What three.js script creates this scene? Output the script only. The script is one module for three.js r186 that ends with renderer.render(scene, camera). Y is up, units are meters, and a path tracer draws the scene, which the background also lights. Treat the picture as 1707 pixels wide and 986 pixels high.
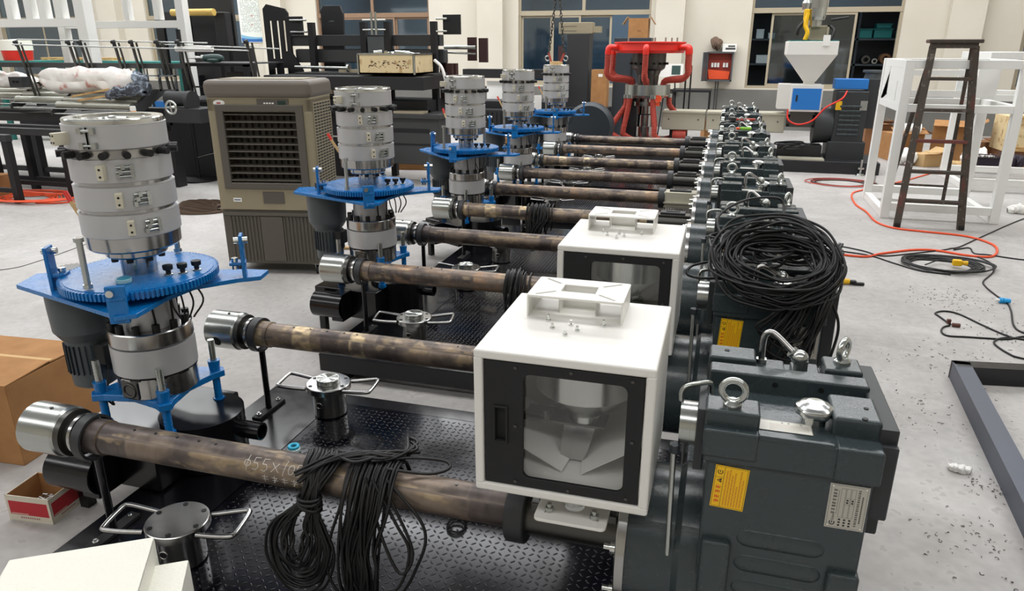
import * as THREE from 'three';
import { RoundedBoxGeometry } from 'three/addons/geometries/RoundedBoxGeometry.js';
import { mergeGeometries } from 'three/addons/utils/BufferGeometryUtils.js';
import { Brush, Evaluator, SUBTRACTION } from 'three-bvh-csg';
import { RectAreaLightUniformsLib } from 'three/addons/lights/RectAreaLightUniformsLib.js';

// ---------------------------------------------------------------- camera, light, exposure
const scene = new THREE.Scene();
const camera = new THREE.PerspectiveCamera(44.706, 1707 / 986, 0.05, 80);
camera.position.set(0, 1.728, 0);
camera.rotation.order = 'YXZ';
camera.rotation.set(-0.33501, 0.28042, -0.0002);
scene.add(camera);
scene.background = new THREE.Color(0x9fb0c0);
const renderer = new THREE.WebGLRenderer({ antialias: true });
renderer.toneMapping = THREE.LinearToneMapping;
renderer.toneMappingExposure = 1.0;
renderer.shadowMap.enabled = true;
renderer.shadowMap.type = THREE.PCFSoftShadowMap;
RectAreaLightUniformsLib.init();
const HALL = { x0: -21.5, x1: 9, z0: -16.8, z1: 9, h: 6.6 };
const SKYLIGHTS = [[-6, -13.8, 24, 1.5], [-6, -10.1, 24, 1.6], [-6, -3.6, 24, 1.5], [-6, 3.4, 24, 1.5]];   // x, z, length, width
const SKY_COLOR = new THREE.Color(0.95, 0.985, 1.03);
const SKY_POWER = [5.8, 7.0, 3.6, 3.2];
SKYLIGHTS.forEach(([x, z, l, w], i) => {
  const a = new THREE.RectAreaLight(SKY_COLOR, SKY_POWER[i], l, w);
  a.position.set(x, HALL.h - 0.1, z); a.rotation.x = -Math.PI / 2; scene.add(a);
});

// ---------------------------------------------------------------- helpers
let seed = 7;
const rnd = () => { seed = (seed * 1664525 + 1013904223) >>> 0; return seed / 4294967296; };
const rr = (a, b) => a + (b - a) * rnd();
const PI = Math.PI, V = (x, y, z) => new THREE.Vector3(x, y, z);
const counts = {};
function numbered(n) { n = n.replace(/_\d{3}$/, ''); const c = counts[n] = (counts[n] ?? -1) + 1; return c ? n + '_' + String(c).padStart(3, '0') : n; }
function thing(name, label, category, pos = [0, 0, 0], turn = 0, group) {
  const o = new THREE.Group(); o.name = numbered(name); scene.add(o);
  o.position.set(...pos); o.rotation.y = turn; o.userData = { label, category };
  if (group) o.userData.group = group;
  return o;
}
function boxUV(g) {                                  // uv in metres from the dominant normal
  const p = g.attributes.position, n = g.attributes.normal, uv = new Float32Array(p.count * 2);
  for (let i = 0; i < p.count; i++) {
    const x = Math.abs(n.getX(i)), y = Math.abs(n.getY(i)), z = Math.abs(n.getZ(i));
    if (y >= x && y >= z) { uv[2 * i] = p.getX(i); uv[2 * i + 1] = p.getZ(i); }
    else if (x >= z) { uv[2 * i] = p.getZ(i); uv[2 * i + 1] = p.getY(i); }
    else { uv[2 * i] = p.getX(i); uv[2 * i + 1] = p.getY(i); }
  }
  g.setAttribute('uv', new THREE.BufferAttribute(uv, 2));
}
function merge(gs) {
  if (!Array.isArray(gs)) gs = [gs];
  gs = gs.flat(9);
  if (gs.length === 1) return gs[0];
  const mix = gs.some(g => !g.index);
  gs = gs.map(g => { const q = mix && g.index ? g.toNonIndexed() : g; for (const k of Object.keys(q.attributes)) if (!['position', 'normal', 'uv'].includes(k)) q.deleteAttribute(k); return q; });
  return mergeGeometries(gs);
}
function mesh(name, gs, m, parent, opt = {}) {
  const g = merge(gs); if (!opt.keepUV) boxUV(g);
  const o = new THREE.Mesh(g, m); o.name = parent ? name : numbered(name);
  (parent || scene).add(o);
  if (opt.label) o.userData.label = opt.label;
  if (opt.kind) o.userData.kind = opt.kind;
  return o;
}
const struct = (name, gs, m, parent, opt = {}) => { const o = mesh(name, gs, m, parent, opt); if (!parent) o.userData.kind = 'structure'; return o; };
function tag(o, label, category, group) { o.userData.label = label; o.userData.category = category; if (group) o.userData.group = group; return o; }
function put(g, x = 0, y = 0, z = 0, rx = 0, ry = 0, rz = 0) {
  if (rx) g.rotateX(rx); if (ry) g.rotateY(ry); if (rz) g.rotateZ(rz);
  return g.translate(x, y, z);
}
const B = (w, h, d, x = 0, y = 0, z = 0, bev = 0, rx = 0, ry = 0, rz = 0) => put(bev ? new RoundedBoxGeometry(w, h, d, 1, Math.min(bev, w / 2.01, h / 2.01, d / 2.01)) : new THREE.BoxGeometry(w, h, d), x, y, z, rx, ry, rz);
const BB = (x0, x1, y0, y1, z0, z1, bev = 0) => B(x1 - x0, y1 - y0, z1 - z0, (x0 + x1) / 2, (y0 + y1) / 2, (z0 + z1) / 2, bev);
const CY = (r1, r2, h, x = 0, y = 0, z = 0, ax = 'y', seg = 24, open = false) => { const g = new THREE.CylinderGeometry(r1, r2, h, seg, 1, open); if (ax === 'x') g.rotateZ(-PI / 2); if (ax === 'z') g.rotateX(PI / 2); return g.translate(x, y, z); };
const TO = (R, r, x, y, z, ax = 'z', s1 = 10, s2 = 28) => { const g = new THREE.TorusGeometry(R, r, s1, s2); if (ax === 'y') g.rotateX(PI / 2); if (ax === 'x') g.rotateY(PI / 2); return g.translate(x, y, z); };
const TU = (pts, r, seg = 0, rs = 7, closed = false, tension = 0.5) => new THREE.TubeGeometry(new THREE.CatmullRomCurve3(pts.map(p => Array.isArray(p) ? V(...p) : p), closed, 'catmullrom', tension), seg || pts.length * 6, r, rs, closed);
const LA = (prof, seg = 40, x = 0, y = 0, z = 0, ax = 'y') => { const g = new THREE.LatheGeometry(hard(prof), seg); if (ax === 'x') g.rotateZ(-PI / 2); if (ax === 'z') g.rotateX(PI / 2); return g.translate(x, y, z); };
function hard(prof) { const o = []; prof.forEach((p, i) => { const v = new THREE.Vector2(Math.max(p[0], 1e-5), p[1]); o.push(v); if (i && i < prof.length - 1) { const q = prof[i - 1], n = prof[i + 1]; const d = new THREE.Vector2(n[0] - p[0], n[1] - p[1]).normalize(), e = new THREE.Vector2(q[0] - p[0], q[1] - p[1]).normalize(); const s = 4e-4; o.pop(); o.push(v.clone().addScaledVector(e, s), v.clone().addScaledVector(d, s)); } }); return o; }
function EX(pts, depth, bev = 0, holes = []) {      // outline in xy extruded along +z
  const s = new THREE.Shape(pts.map(p => new THREE.Vector2(...p)));
  for (const h of holes) s.holes.push(new THREE.Path(h.map(p => new THREE.Vector2(...p))));
  return new THREE.ExtrudeGeometry(s, { depth, bevelEnabled: bev > 0, bevelSize: bev, bevelThickness: bev, bevelSegments: 1, curveSegments: 12 });
}
const circ = (r, n = 16, cx = 0, cy = 0) => Array.from({ length: n }, (_, i) => [cx + r * Math.cos(i / n * 2 * PI), cy + r * Math.sin(i / n * 2 * PI)]);
const rectP = (w, h, cx = 0, cy = 0) => [[cx - w / 2, cy - h / 2], [cx + w / 2, cy - h / 2], [cx + w / 2, cy + h / 2], [cx - w / 2, cy + h / 2]];
function roundRect(w, h, r, n = 5, cx = 0, cy = 0) { const o = []; for (const [sx, sy, a] of [[1, 1, 0], [-1, 1, 90], [-1, -1, 180], [1, -1, 270]]) for (let i = 0; i <= n; i++) { const t = (a + 90 * i / n) * PI / 180; o.push([cx + sx * (w / 2 - r) + r * Math.cos(t), cy + sy * (h / 2 - r) + r * Math.sin(t)]); } return o; }
const HEX = (r, h, x, y, z, ax = 'y') => CY(r, r, h, x, y, z, ax, 6);
const bar = (a, b, w, h = w) => { const A = V(...a), Bv = V(...b), d = Bv.clone().sub(A), L = d.length(); const g = new THREE.BoxGeometry(w, h, L); const m = new THREE.Matrix4().lookAt(A, Bv, Math.abs(d.y) > L * 0.99 ? V(1, 0, 0) : V(0, 1, 0)); g.applyMatrix4(m); const c = A.add(Bv).multiplyScalar(0.5); return g.translate(c.x, c.y, c.z); };
const rod = (a, b, r, seg = 10) => { const A = V(...a), Bv = V(...b), d = Bv.clone().sub(A); const g = new THREE.CylinderGeometry(r, r, d.length(), seg); g.applyQuaternion(new THREE.Quaternion().setFromUnitVectors(V(0, 1, 0), d.clone().normalize())); const c = A.add(Bv).multiplyScalar(0.5); return g.translate(c.x, c.y, c.z); };
function copy(o, label, extra) { const c = o.clone(); c.name = numbered(o.name); c.userData = { ...o.userData }; scene.add(c); if (label) c.userData.label = label; if (extra) Object.assign(c.userData, extra); return c; }

// ---------------------------------------------------------------- procedural textures
const hsh = (x, y, s) => { let h = (x * 374761393 + y * 668265263 + s * 2147483647) | 0; h = Math.imul(h ^ (h >>> 13), 1274126177); return ((h ^ (h >>> 16)) >>> 0) / 4294967296; };
function vnoise(x, y, per, s) { const xi = Math.floor(x), yi = Math.floor(y), fx = x - xi, fy = y - yi, u = fx * fx * (3 - 2 * fx), v = fy * fy * (3 - 2 * fy); const w = (a, b) => hsh(((a % per) + per) % per, ((b % per) + per) % per, s); return (w(xi, yi) * (1 - u) + w(xi + 1, yi) * u) * (1 - v) + (w(xi, yi + 1) * (1 - u) + w(xi + 1, yi + 1) * u) * v; }
function fbm(u, v, f, oct, s) { let a = 0, w = 0.5, t = 0; for (let o = 0; o < oct; o++) { a += w * vnoise(u * f, v * f, f, s + o); t += w; f *= 2; w *= 0.5; } return a / t; }
function tex(size, fn, srgb = true, rep = 1, sizeY = size) {
  const d = new Uint8Array(size * sizeY * 4);
  for (let j = 0; j < sizeY; j++) for (let i = 0; i < size; i++) { const c = fn(i / size, j / sizeY); const k = 4 * (j * size + i); for (let q = 0; q < 3; q++) d[k + q] = Math.max(0, Math.min(255, Array.isArray(c) ? c[q] : c)); d[k + 3] = 255; }
  const t = new THREE.DataTexture(d, size, sizeY); t.wrapS = t.wrapT = THREE.RepeatWrapping; t.magFilter = THREE.LinearFilter; t.minFilter = THREE.LinearMipmapLinearFilter; t.generateMipmaps = true;
  if (srgb) t.colorSpace = THREE.SRGBColorSpace; if (Array.isArray(rep)) t.repeat.set(...rep); else t.repeat.set(rep, rep); t.needsUpdate = true; return t;
}
function canvasTex(w, h, draw) { const c = document.createElement('canvas'); c.width = w; c.height = h; draw(c.getContext('2d'), w, h); const t = new THREE.CanvasTexture(c); t.colorSpace = THREE.SRGBColorSpace; t.anisotropy = 4; return t; }
const mix = (a, b, t) => a.map((v, i) => v + (b[i] - v) * t);
const sst = (a, b, x) => { const t = Math.max(0, Math.min(1, (x - a) / (b - a))); return t * t * (3 - 2 * t); };

// ---------------------------------------------------------------- materials
const S = (color, roughness = 0.5, metalness = 0, o = {}) => new THREE.MeshStandardMaterial({ color, roughness, metalness, ...o });
const grainRough = tex(256, (u, v) => 150 + 90 * fbm(u, v, 16, 4, 91), false, 2.2);
const concreteMap = tex(1024, (u, v) => {
  const a = fbm(u, v, 4, 5, 1), b = fbm(u, v, 24, 4, 9), c = fbm(u, v, 160, 2, 21);
  let k = [178, 175, 172]; k = mix(k, [160, 155, 151], sst(0.45, 0.75, a) * 0.6); k = mix(k, [196, 193, 190], sst(0.5, 0.8, b) * 0.4);
  k = mix(k, [158, 151, 146], sst(0.6, 0.8, fbm(u, v, 9, 4, 33)) * 0.35);
  if (c > 0.8) k = mix(k, [130, 125, 122], 0.35);
  return k.map(q => q + (c - 0.5) * 18);
}, true, 1 / 5.3);
const concreteRough = tex(512, (u, v) => 120 + 90 * fbm(u, v, 8, 5, 41), false, 1 / 3.1);
const M = {};
M.concrete = S(0xffffff, 1.0, 0, { map: concreteMap, roughnessMap: concreteRough });
M.cream = S(0xffffff, 0.85, 0, { map: tex(256, (u, v) => { const a = fbm(u, v, 4, 5, 3); return [212 - 10 * a, 206 - 11 * a, 193 - 13 * a]; }, true, 0.35) });
M.dado = S(0xffffff, 0.7, 0, { map: tex(256, (u, v) => { const a = fbm(u, v, 6, 5, 5); return mix([118, 117, 112], [98, 96, 92], a); }, true, 0.4) });
M.ceiling = S(0xc9ccd0, 0.8);
M.farWall = S(0xcfcabd, 0.85);
M.white = S(0xe6e4de, 0.36);
M.whiteTex = S(0xe8e6da, 0.5, 0, { bumpMap: tex(256, (u, v) => 255 * fbm(u, v, 64, 3, 14), false, 3), bumpScale: 0.0012 });
M.frameWhite = S(0xeeeeea, 0.45);
M.black = S(0x0c0c10, 0.26, 0, { roughnessMap: grainRough });
M.blackFlat = S(0x101013, 0.62);
M.blackMachine = S(0x1b1b1e, 0.48);
M.darkGrey = S(0x2b2c2e, 0.5);
M.charcoal = S(0x3a3b3c, 0.5);
M.checker = S(0x17171f, 0.27, 0.35, { roughnessMap: tex(512, (u, v) => 70 + 120 * fbm(u, v, 12, 5, 61), false, 0.8), map: tex(512, (u, v) => { const a = fbm(u, v, 8, 5, 62); return mix([120, 118, 132], [210, 205, 215], a); }, true, 0.7) });
M.rubber = S(0x070708, 0.5);
M.rubberMatt = S(0x161616, 0.7);
M.chrome = S(0xd9dbd8, 0.14, 1);
M.chromeSoft = S(0xd2d4d2, 0.22, 1);
M.zinc = S(0xb9bcb8, 0.3, 0.95, { roughnessMap: grainRough });
M.steel = S(0xb4b3b1, 0.3, 1, { roughnessMap: tex(256, (u, v) => 130 + 80 * fbm(u, v, 8, 4, 71), false, 6) });
M.steelDark = S(0x5b5a57, 0.36, 0.95);
M.band = S(0xbfbfc0, 0.5, 0.35, { roughnessMap: tex(256, (u, v) => 165 + 70 * fbm(u * 0.25, v, 64, 3, 72), false, [2, 8]) });
M.ceramic = S(0xcfc9b4, 0.6);
M.blue = S(0x066db3, 0.36, 0, { roughnessMap: grainRough });
M.blueBright = S(0x1f74c4, 0.4);
M.motor = S(0x4a5053, 0.45);
M.motorDark = S(0x2c3339, 0.45);
M.gear = S(0x343d3f, 0.34, 0, { roughnessMap: grainRough, bumpMap: tex(256, (u, v) => 255 * fbm(u, v, 32, 4, 77), false, 4), bumpScale: 0.0003 });
M.gearDark = S(0x2a2d2f, 0.5);
M.yellow = S(0xe9b60c, 0.5);
M.beige = S(0xb6b19e, 0.5);
M.cooler = S(0x91876f, 0.5);
M.coolerDark = S(0x57524a, 0.55);
M.coolerTop = S(0x6b635a, 0.5);
M.red = S(0xd9281b, 0.35);
M.hoseRed = S(0xb24435, 0.6);
M.orange = S(0xf0582e, 0.45);
M.card = S(0xffffff, 0.9, 0, { map: tex(256, (u, v) => { const a = fbm(u, v, 8, 5, 81), l = 0.5 + 0.5 * Math.sin(u * 2 * PI * 60); return mix([176, 130, 82], [150, 105, 62], a).map(c => c + 5 * l); }, true, 1.6) });
M.cardDark = S(0x8a6040, 0.9);
M.cardLight = S(0xc9a878, 0.9);
M.wood = S(0xffffff, 0.7, 0, { map: tex(256, (u, v) => { const a = fbm(u * 0.5, v, 20, 4, 83); return mix([214, 178, 120], [170, 124, 74], sst(0.35, 0.8, a)); }, true, [1.2, 3]) });
M.crate = S(0xffffff, 0.65, 0, { map: tex(256, (u, v) => { const a = fbm(u, v, 10, 5, 85); return mix([226, 205, 160], [176, 138, 88], sst(0.55, 0.85, a)); }, true, 1.5) });
M.ladder = S(0xffffff, 0.7, 0.2, { map: tex(256, (u, v) => { const a = fbm(u, v, 10, 5, 87), b = fbm(u, v, 30, 3, 88); return mix(mix([74, 66, 58], [108, 60, 52], sst(0.6, 0.8, a) * 0.7), [120, 114, 104], sst(0.64, 0.85, b)); }, true, 1.3) });
M.teal = S(0x1f7f78, 0.5);
M.tealDark = S(0x12645c, 0.55);
M.frameAlu = S(0xa79c86, 0.5);
M.frameBronze = S(0x8a6f58, 0.5);
M.frameSteelSheen = S(0x414756, 0.36);  // bluish grey reflection on the black tube, put into its base colour
M.glass = new THREE.MeshPhysicalMaterial({ color: 0xffffff, roughness: 0.0, transmission: 1, thickness: 0, ior: 1.5 });
M.winGlass = new THREE.MeshPhysicalMaterial({ color: 0xb4c8d2, roughness: 0.06, transmission: 1, thickness: 0, ior: 2.1 });
M.plastic = new THREE.MeshPhysicalMaterial({ color: 0xf2efe9, roughness: 0.35, transmission: 0.25, thickness: 0, side: THREE.DoubleSide });
M.clearFilm = new THREE.MeshPhysicalMaterial({ color: 0xf4f6f6, roughness: 0.2, transmission: 0.75, thickness: 0, side: THREE.DoubleSide });
M.store = S(0x7f8b92, 0.85);
M.brownPlate = S(0x3d2320, 0.55);
M.belt = S(0x5b4a3c, 0.8);
M.panelGlow = S(0xffffff, 0.6, 0, { emissive: 0xfffaf2, emissiveIntensity: 2.0 });
M.storeFillGlow = S(0xffffff, 0.6, 0, { emissive: 0xd8e6f6, emissiveIntensity: 1.0 });  // glow of the fill lamps added behind the windows
M.lime = S(0x86c33a, 0.5);
M.purple = S(0x2a2030, 0.6);
M.paper = S(0xecebe6, 0.7);
// barrel steel: heat-stained, patchy along its length (u along x in metres)
function barrelMat(s, warm) {
  return S(0xffffff, 1, 0.6, {
    map: tex(512, (u, v) => {
      const w = u + 0.035 * (fbm(u, v, 6, 4, s + 31) - 0.5), blk = vnoise(w * 11, 0.5, 11, s + 17), a = fbm(u, v, 10, 5, s), b = fbm(u, v, 20, 4, s + 7), c = fbm(u, v * 0.25, 96, 2, s + 13);
      let k = mix([112, 100, 90], [76, 69, 66], sst(0.4, 0.65, a)); k = mix(k, [66, 60, 60], sst(0.56, 0.6, blk) * 0.65); k = mix(k, warm, sst(0.34, 0.3, blk) * sst(0.3, 0.6, b) * 0.9); k = mix(k, [150, 132, 104], sst(0.6, 0.74, b) * 0.6);
      return k.map(q => q * 1.17 + (c - 0.5) * 20);
    }, true, [0.72, 1.44]), roughnessMap: tex(256, (u, v) => 84 + 70 * fbm(u, v, 12, 4, s + 3), false, [1.5, 3]),
  });
}
M.barrels = [barrelMat(101, [140, 124, 100]), barrelMat(140, [186, 166, 132]), barrelMat(180, [132, 108, 88])];
// ---------------------------------------------------------------- the hall
{
  const H = HALL, t = 0.3;
  struct('floor', BB(H.x0 - t, H.x1 + t, -0.2, 0, H.z0 - 5.4, H.z1 + t), M.concrete);
  struct('ceiling', BB(H.x0 - t, H.x1 + t, H.h, H.h + t, H.z0 - t, H.z1 + t), M.ceiling);
  struct('wall_left', BB(H.x0 - t, H.x0, 0, H.h, H.z0 - t, H.z1 + t), M.cream);
  struct('wall_right', BB(H.x1, H.x1 + t, 0, H.h, H.z0 - t, H.z1 + t), M.cream);
  struct('wall_front', BB(H.x0, H.x1, 0, H.h, H.z1, H.z1 + t), M.cream);
  SKYLIGHTS.forEach(([x, z, l, w], i) => {
    const s = thing('roof_light', ['long glowing roof light nearest the back wall', 'long glowing roof light above the farthest machines', 'long glowing roof light above the third die', 'long glowing roof light behind the camera'][i], 'roof light', [x, H.h - 0.055, z], 0, 'roof lights of the hall');
    mesh('diffuser', B(l, 0.03, w), M.panelGlow, s);
    mesh('frame', [B(l + 0.16, 0.09, 0.08, 0, 0, w / 2 + 0.04), B(l + 0.16, 0.09, 0.08, 0, 0, -w / 2 - 0.04), B(0.08, 0.09, w, l / 2 + 0.04), B(0.08, 0.09, w, -l / 2 - 0.04)], M.frameAlu, s);
  });
  // back wall: piers, sill wall and lintels around five window bays
  const wins = [[-19.9, -16.95], [-14.86, -11.9], [-9.82, -6.86], [-4.69, -1.72], [0.35, 3.22], [5.35, 8.25]], sill = 0.86, head = 3.5;
  let prev = H.x0; const g = [];
  for (const [a, b] of wins) { g.push(BB(prev, a, 0, H.h, H.z0 - t, H.z0)); g.push(BB(a, b, head, H.h, H.z0 - t, H.z0)); g.push(BB(a, b, 0, sill, H.z0 - t, H.z0)); prev = b; }
  g.push(BB(prev, H.x1, 0, H.h, H.z0 - t, H.z0));
  struct('wall_back', g, M.cream);
  // columns standing proud of the wall between the bays
  for (const x of [-21.0, -15.9, -10.95, -5.3, -1.3, 4.3]) struct('trim', BB(x - 0.3, x + 0.3, 0.83, H.h, H.z0, H.z0 + 0.22), M.cream);
  struct('baseboard_back', BB(H.x0, H.x1, 0, 0.83, H.z0, H.z0 + 0.03), M.dado);
  wins.forEach(([a, b], i) => {
    const W = thing('window_' + (i + 1), 'x', 'x', [0, 0, 0]); W.name = 'window_' + (i + 1); W.userData = { kind: 'structure' };
    const z = H.z0 - 0.1, w = b - a, y1 = 2.36, y2 = 2.46, mat = i === 2 ? M.frameBronze : M.frameAlu;
    const fr = [BB(a, a + 0.05, sill, head, z - 0.04, z + 0.04), BB(b - 0.05, b, sill, head, z - 0.04, z + 0.04), BB(a, b, y1, y2, z - 0.05, z + 0.05), BB(a, b, head - 0.06, head, z - 0.04, z + 0.04), BB(a, b, sill, sill + 0.05, z - 0.05, z + 0.06)];
    mesh('window_frame', fr, mat, W);
    // transom panes
    const m = (a + b) / 2;
    mesh('mullion', BB(m - 0.035, m + 0.035, y2, head - 0.06, z - 0.035, z + 0.035), mat, W);
    for (const [p, q] of [[a + 0.05, m - 0.035], [m + 0.035, b - 0.05]]) mesh('pane', BB(p, q, y2, head - 0.06, z - 0.003, z + 0.003), M.winGlass, W);
    // sliding sashes; each bay stands open by its own amount
    const open = [[[0, .5], [.5, 1]], [[0, .5], [.5, 1]], [[0, .18], [.18, .7], [.7, 1]], [[0, .25], [.25, .48], [.46, .72]], [[0.13, .43], [.43, .72]], [[0, .5], [.5, 1]]][i];
    open.forEach(([p, q], k) => {
      const x0 = a + 0.05 + p * (w - 0.1), x1 = a + 0.05 + q * (w - 0.1), zz = z + (k % 2 ? 0.02 : -0.02), f = 0.045;
      const s = mesh('sash', [BB(x0, x0 + f, sill + 0.05, y1, zz - 0.015, zz + 0.015), BB(x1 - f, x1, sill + 0.05, y1, zz - 0.015, zz + 0.015), BB(x0 + f, x1 - f, y1 - f, y1, zz - 0.015, zz + 0.015), BB(x0 + f, x1 - f, sill + 0.05, sill + 0.05 + f, zz - 0.015, zz + 0.015)], mat, W);
      mesh('pane', BB(x0 + f, x1 - f, sill + 0.05 + f, y1 - f, zz - 0.003, zz + 0.003), M.winGlass, s);
    });
  });
  // store rooms behind the windows
  const zb = H.z0 - 5.2;
  struct('wall_store_back', BB(H.x0, H.x1, 0, 4.4, zb - 0.2, zb), M.store);
  struct('ceiling_store', BB(H.x0 - t, H.x1 + t, 4.2, 4.4, zb, H.z0 - t), M.store);
  struct('wall_store_left', BB(H.x0 - 0.2, H.x0, 0, 4.2, zb, H.z0 - t), M.store);
  struct('wall_store_right', BB(H.x1, H.x1 + 0.2, 0, 4.2, zb, H.z0 - t), M.store);
  for (const x of [-11, -5.7, -0.7, 4.4]) struct('wall_store_partition', BB(x - 0.06, x + 0.06, 0, 4.2, zb, H.z0 - t), M.store);
  // fill lamps added out of sight in the store rooms to brighten the windows
  [[-15.5, 8], [-8.3, 4.6], [-3.2, 4.4], [1.85, 4.4], [6.7, 4]].forEach(([x, w], i) => {
    const l = thing('added_store_lamp', ['added unseen fill lamp behind the far left windows', 'added unseen fill lamp behind the bronze framed window', 'added unseen fill lamp behind the middle window', 'added unseen fill lamp behind the right window', 'added unseen fill lamp behind the last window'][i], 'lamp', [x, 4.16, zb + 2.4], 0, 'added store room fill lamps');
    mesh('tray', B(w * 0.6, 0.06, 0.3), M.frameAlu, l); mesh('diffuser', B(w * 0.6 - 0.04, 0.02, 0.26, 0, -0.04, 0), M.storeFillGlow, l);
    const a = new THREE.RectAreaLight(0xc9dcf0, 34, w * 0.6, 0.4); a.position.set(x, 4.08, zb + 2.4); a.rotation.x = -Math.PI / 2; scene.add(a);
  });
  // poster on the pier left of the middle window
  const po = mesh('wall_poster', B(0.9, 1.5, 0.012, 0, 0, 0), M.paper); po.position.set(-11.55, 2.55, H.z0 + 0.015);
  tag(po, 'pale wall poster with small print and a blue band along its foot', 'poster');
  const pt = canvasTex(256, 420, (c, w, h) => { c.fillStyle = '#dfe3dc'; c.fillRect(0, 0, w, h); c.fillStyle = '#b8d3c9'; c.fillRect(0, 0, w, 40); c.fillStyle = '#7d8480'; for (let y = 60; y < 350; y += 9) for (let x = 16; x < 235; x += 7) if (hsh(x, y, 4) > 0.25) c.fillRect(x, y, 5, 4); c.fillStyle = '#b04038'; c.fillRect(100, 240, 12, 8); c.fillRect(96, 300, 10, 7); c.fillStyle = '#7fb3cf'; c.beginPath(); c.moveTo(0, 370); c.quadraticCurveTo(120, 400, w, 380); c.lineTo(w, h); c.lineTo(0, h); c.fill(); c.fillStyle = '#2c63a8'; c.beginPath(); c.moveTo(0, 392); c.quadraticCurveTo(120, 412, w, 386); c.lineTo(w, h); c.lineTo(0, h); c.fill(); });
  const face = mesh('print', new THREE.PlaneGeometry(0.88, 1.48).translate(0, 0, 0.0075), S(0xffffff, 0.6, 0, { map: pt }), po, { keepUV: true });
}
// ---------------------------------------------------------------- machine line: bases, extruders, dies
const BZ = [-1.605, -2.517, -3.491, -4.363, -5.164, -6.027, -6.921, -7.769, -8.77, -9.771];   // barrel axes
const DZ = [-2.06, -3.903, -5.653, -7.244, -9.25];                                           // die axes
const BY = 0.528, BASE_Y = 0.145, DX = -2.021;
const ORD = ['nearest', 'second nearest', 'middle', 'second farthest', 'farthest'];

// base frame with tread plate
const treadGeo = (() => { const g = new THREE.SphereGeometry(1, 6, 4, 0, 2 * PI, 0, PI / 2); g.scale(0.0105, 0.002, 0.0036); return g; })();
function makeBase(i) {
  const zf = BZ[2 * i] + 0.34, zr = BZ[2 * i + 1] - 0.245, d = zf - zr, zc = (zf + zr) / 2, x0 = -2.0, x1 = 0.46;
  const t = thing('machine_base', `black steel machine base with tread plate on top, ${ORD[i]} of the row`, 'machine base', [0, 0, zc]);
  const w = x1 - x0, xc = (x0 + x1) / 2;
  mesh('side_rail', B(w, 0.095, 0.05, xc, 0.0945, d / 2 - 0.025, 0.004), M.black, t);
  mesh('side_rail', B(w, 0.095, 0.05, xc, 0.0945, -d / 2 + 0.025, 0.004), M.black, t);
  mesh('end_rail', B(0.05, 0.095, d - 0.1, x0 + 0.025, 0.0945, 0, 0.004), M.black, t);
  mesh('end_rail', B(0.05, 0.095, d - 0.1, x1 - 0.025, 0.0945, 0, 0.004), M.black, t);
  mesh('deck_edge', [B(w, 0.006, 0.085, xc, 0.1425, -d / 2 + 0.043), B(w, 0.006, 0.085, xc, 0.1425, d / 2 - 0.043), B(0.36, 0.006, d - 0.17, x0 + 0.18, 0.1425, 0)], M.black, t);
  const px0 = x0 + 0.366, pw = x1 - px0, pd = d - 0.18;
  const plate = mesh('tread_plate', B(pw, 0.007, pd, px0 + pw / 2, 0.143, 0), M.checker, t);
  const pitch = 0.025, nx = Math.floor(pw / pitch) - 1, nz = Math.floor(pd / pitch) - 1, im = new THREE.InstancedMesh(treadGeo, M.checker, nx * nz), mt = new THREE.Matrix4(), q = new THREE.Quaternion(), up = V(0, 1, 0);
  let k = 0; for (let a = 0; a < nx; a++) for (let b = 0; b < nz; b++) { q.setFromAxisAngle(up, (a + b) % 2 ? PI / 4 : -PI / 4); mt.compose(V(px0 + 0.03 + a * pitch, 0.1465, -pd / 2 + 0.03 + b * pitch), q, V(1, 1, 1)); im.setMatrixAt(k++, mt); }
  im.name = 'raised_tread'; im.userData.kind = 'stuff'; plate.add(im);
  for (const [x, z] of [[x0 + 0.12, d / 2 - 0.06], [x0 + 0.12, -d / 2 + 0.06], [x1 - 0.3, d / 2 - 0.06], [x1 - 0.3, -d / 2 + 0.06], [-0.8, d / 2 - 0.06], [-0.8, -d / 2 + 0.06]])
    mesh('levelling_foot', [LA([[0, 0], [0.042, 0], [0.042, 0.008], [0.018, 0.03], [0.009, 0.034], [0.009, 0.05], [0, 0.05]], 18, x, 0, z)], M.charcoal, t);
  return t;
}
const bases = [0, 1, 2, 3, 4].map(makeBase);

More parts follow.
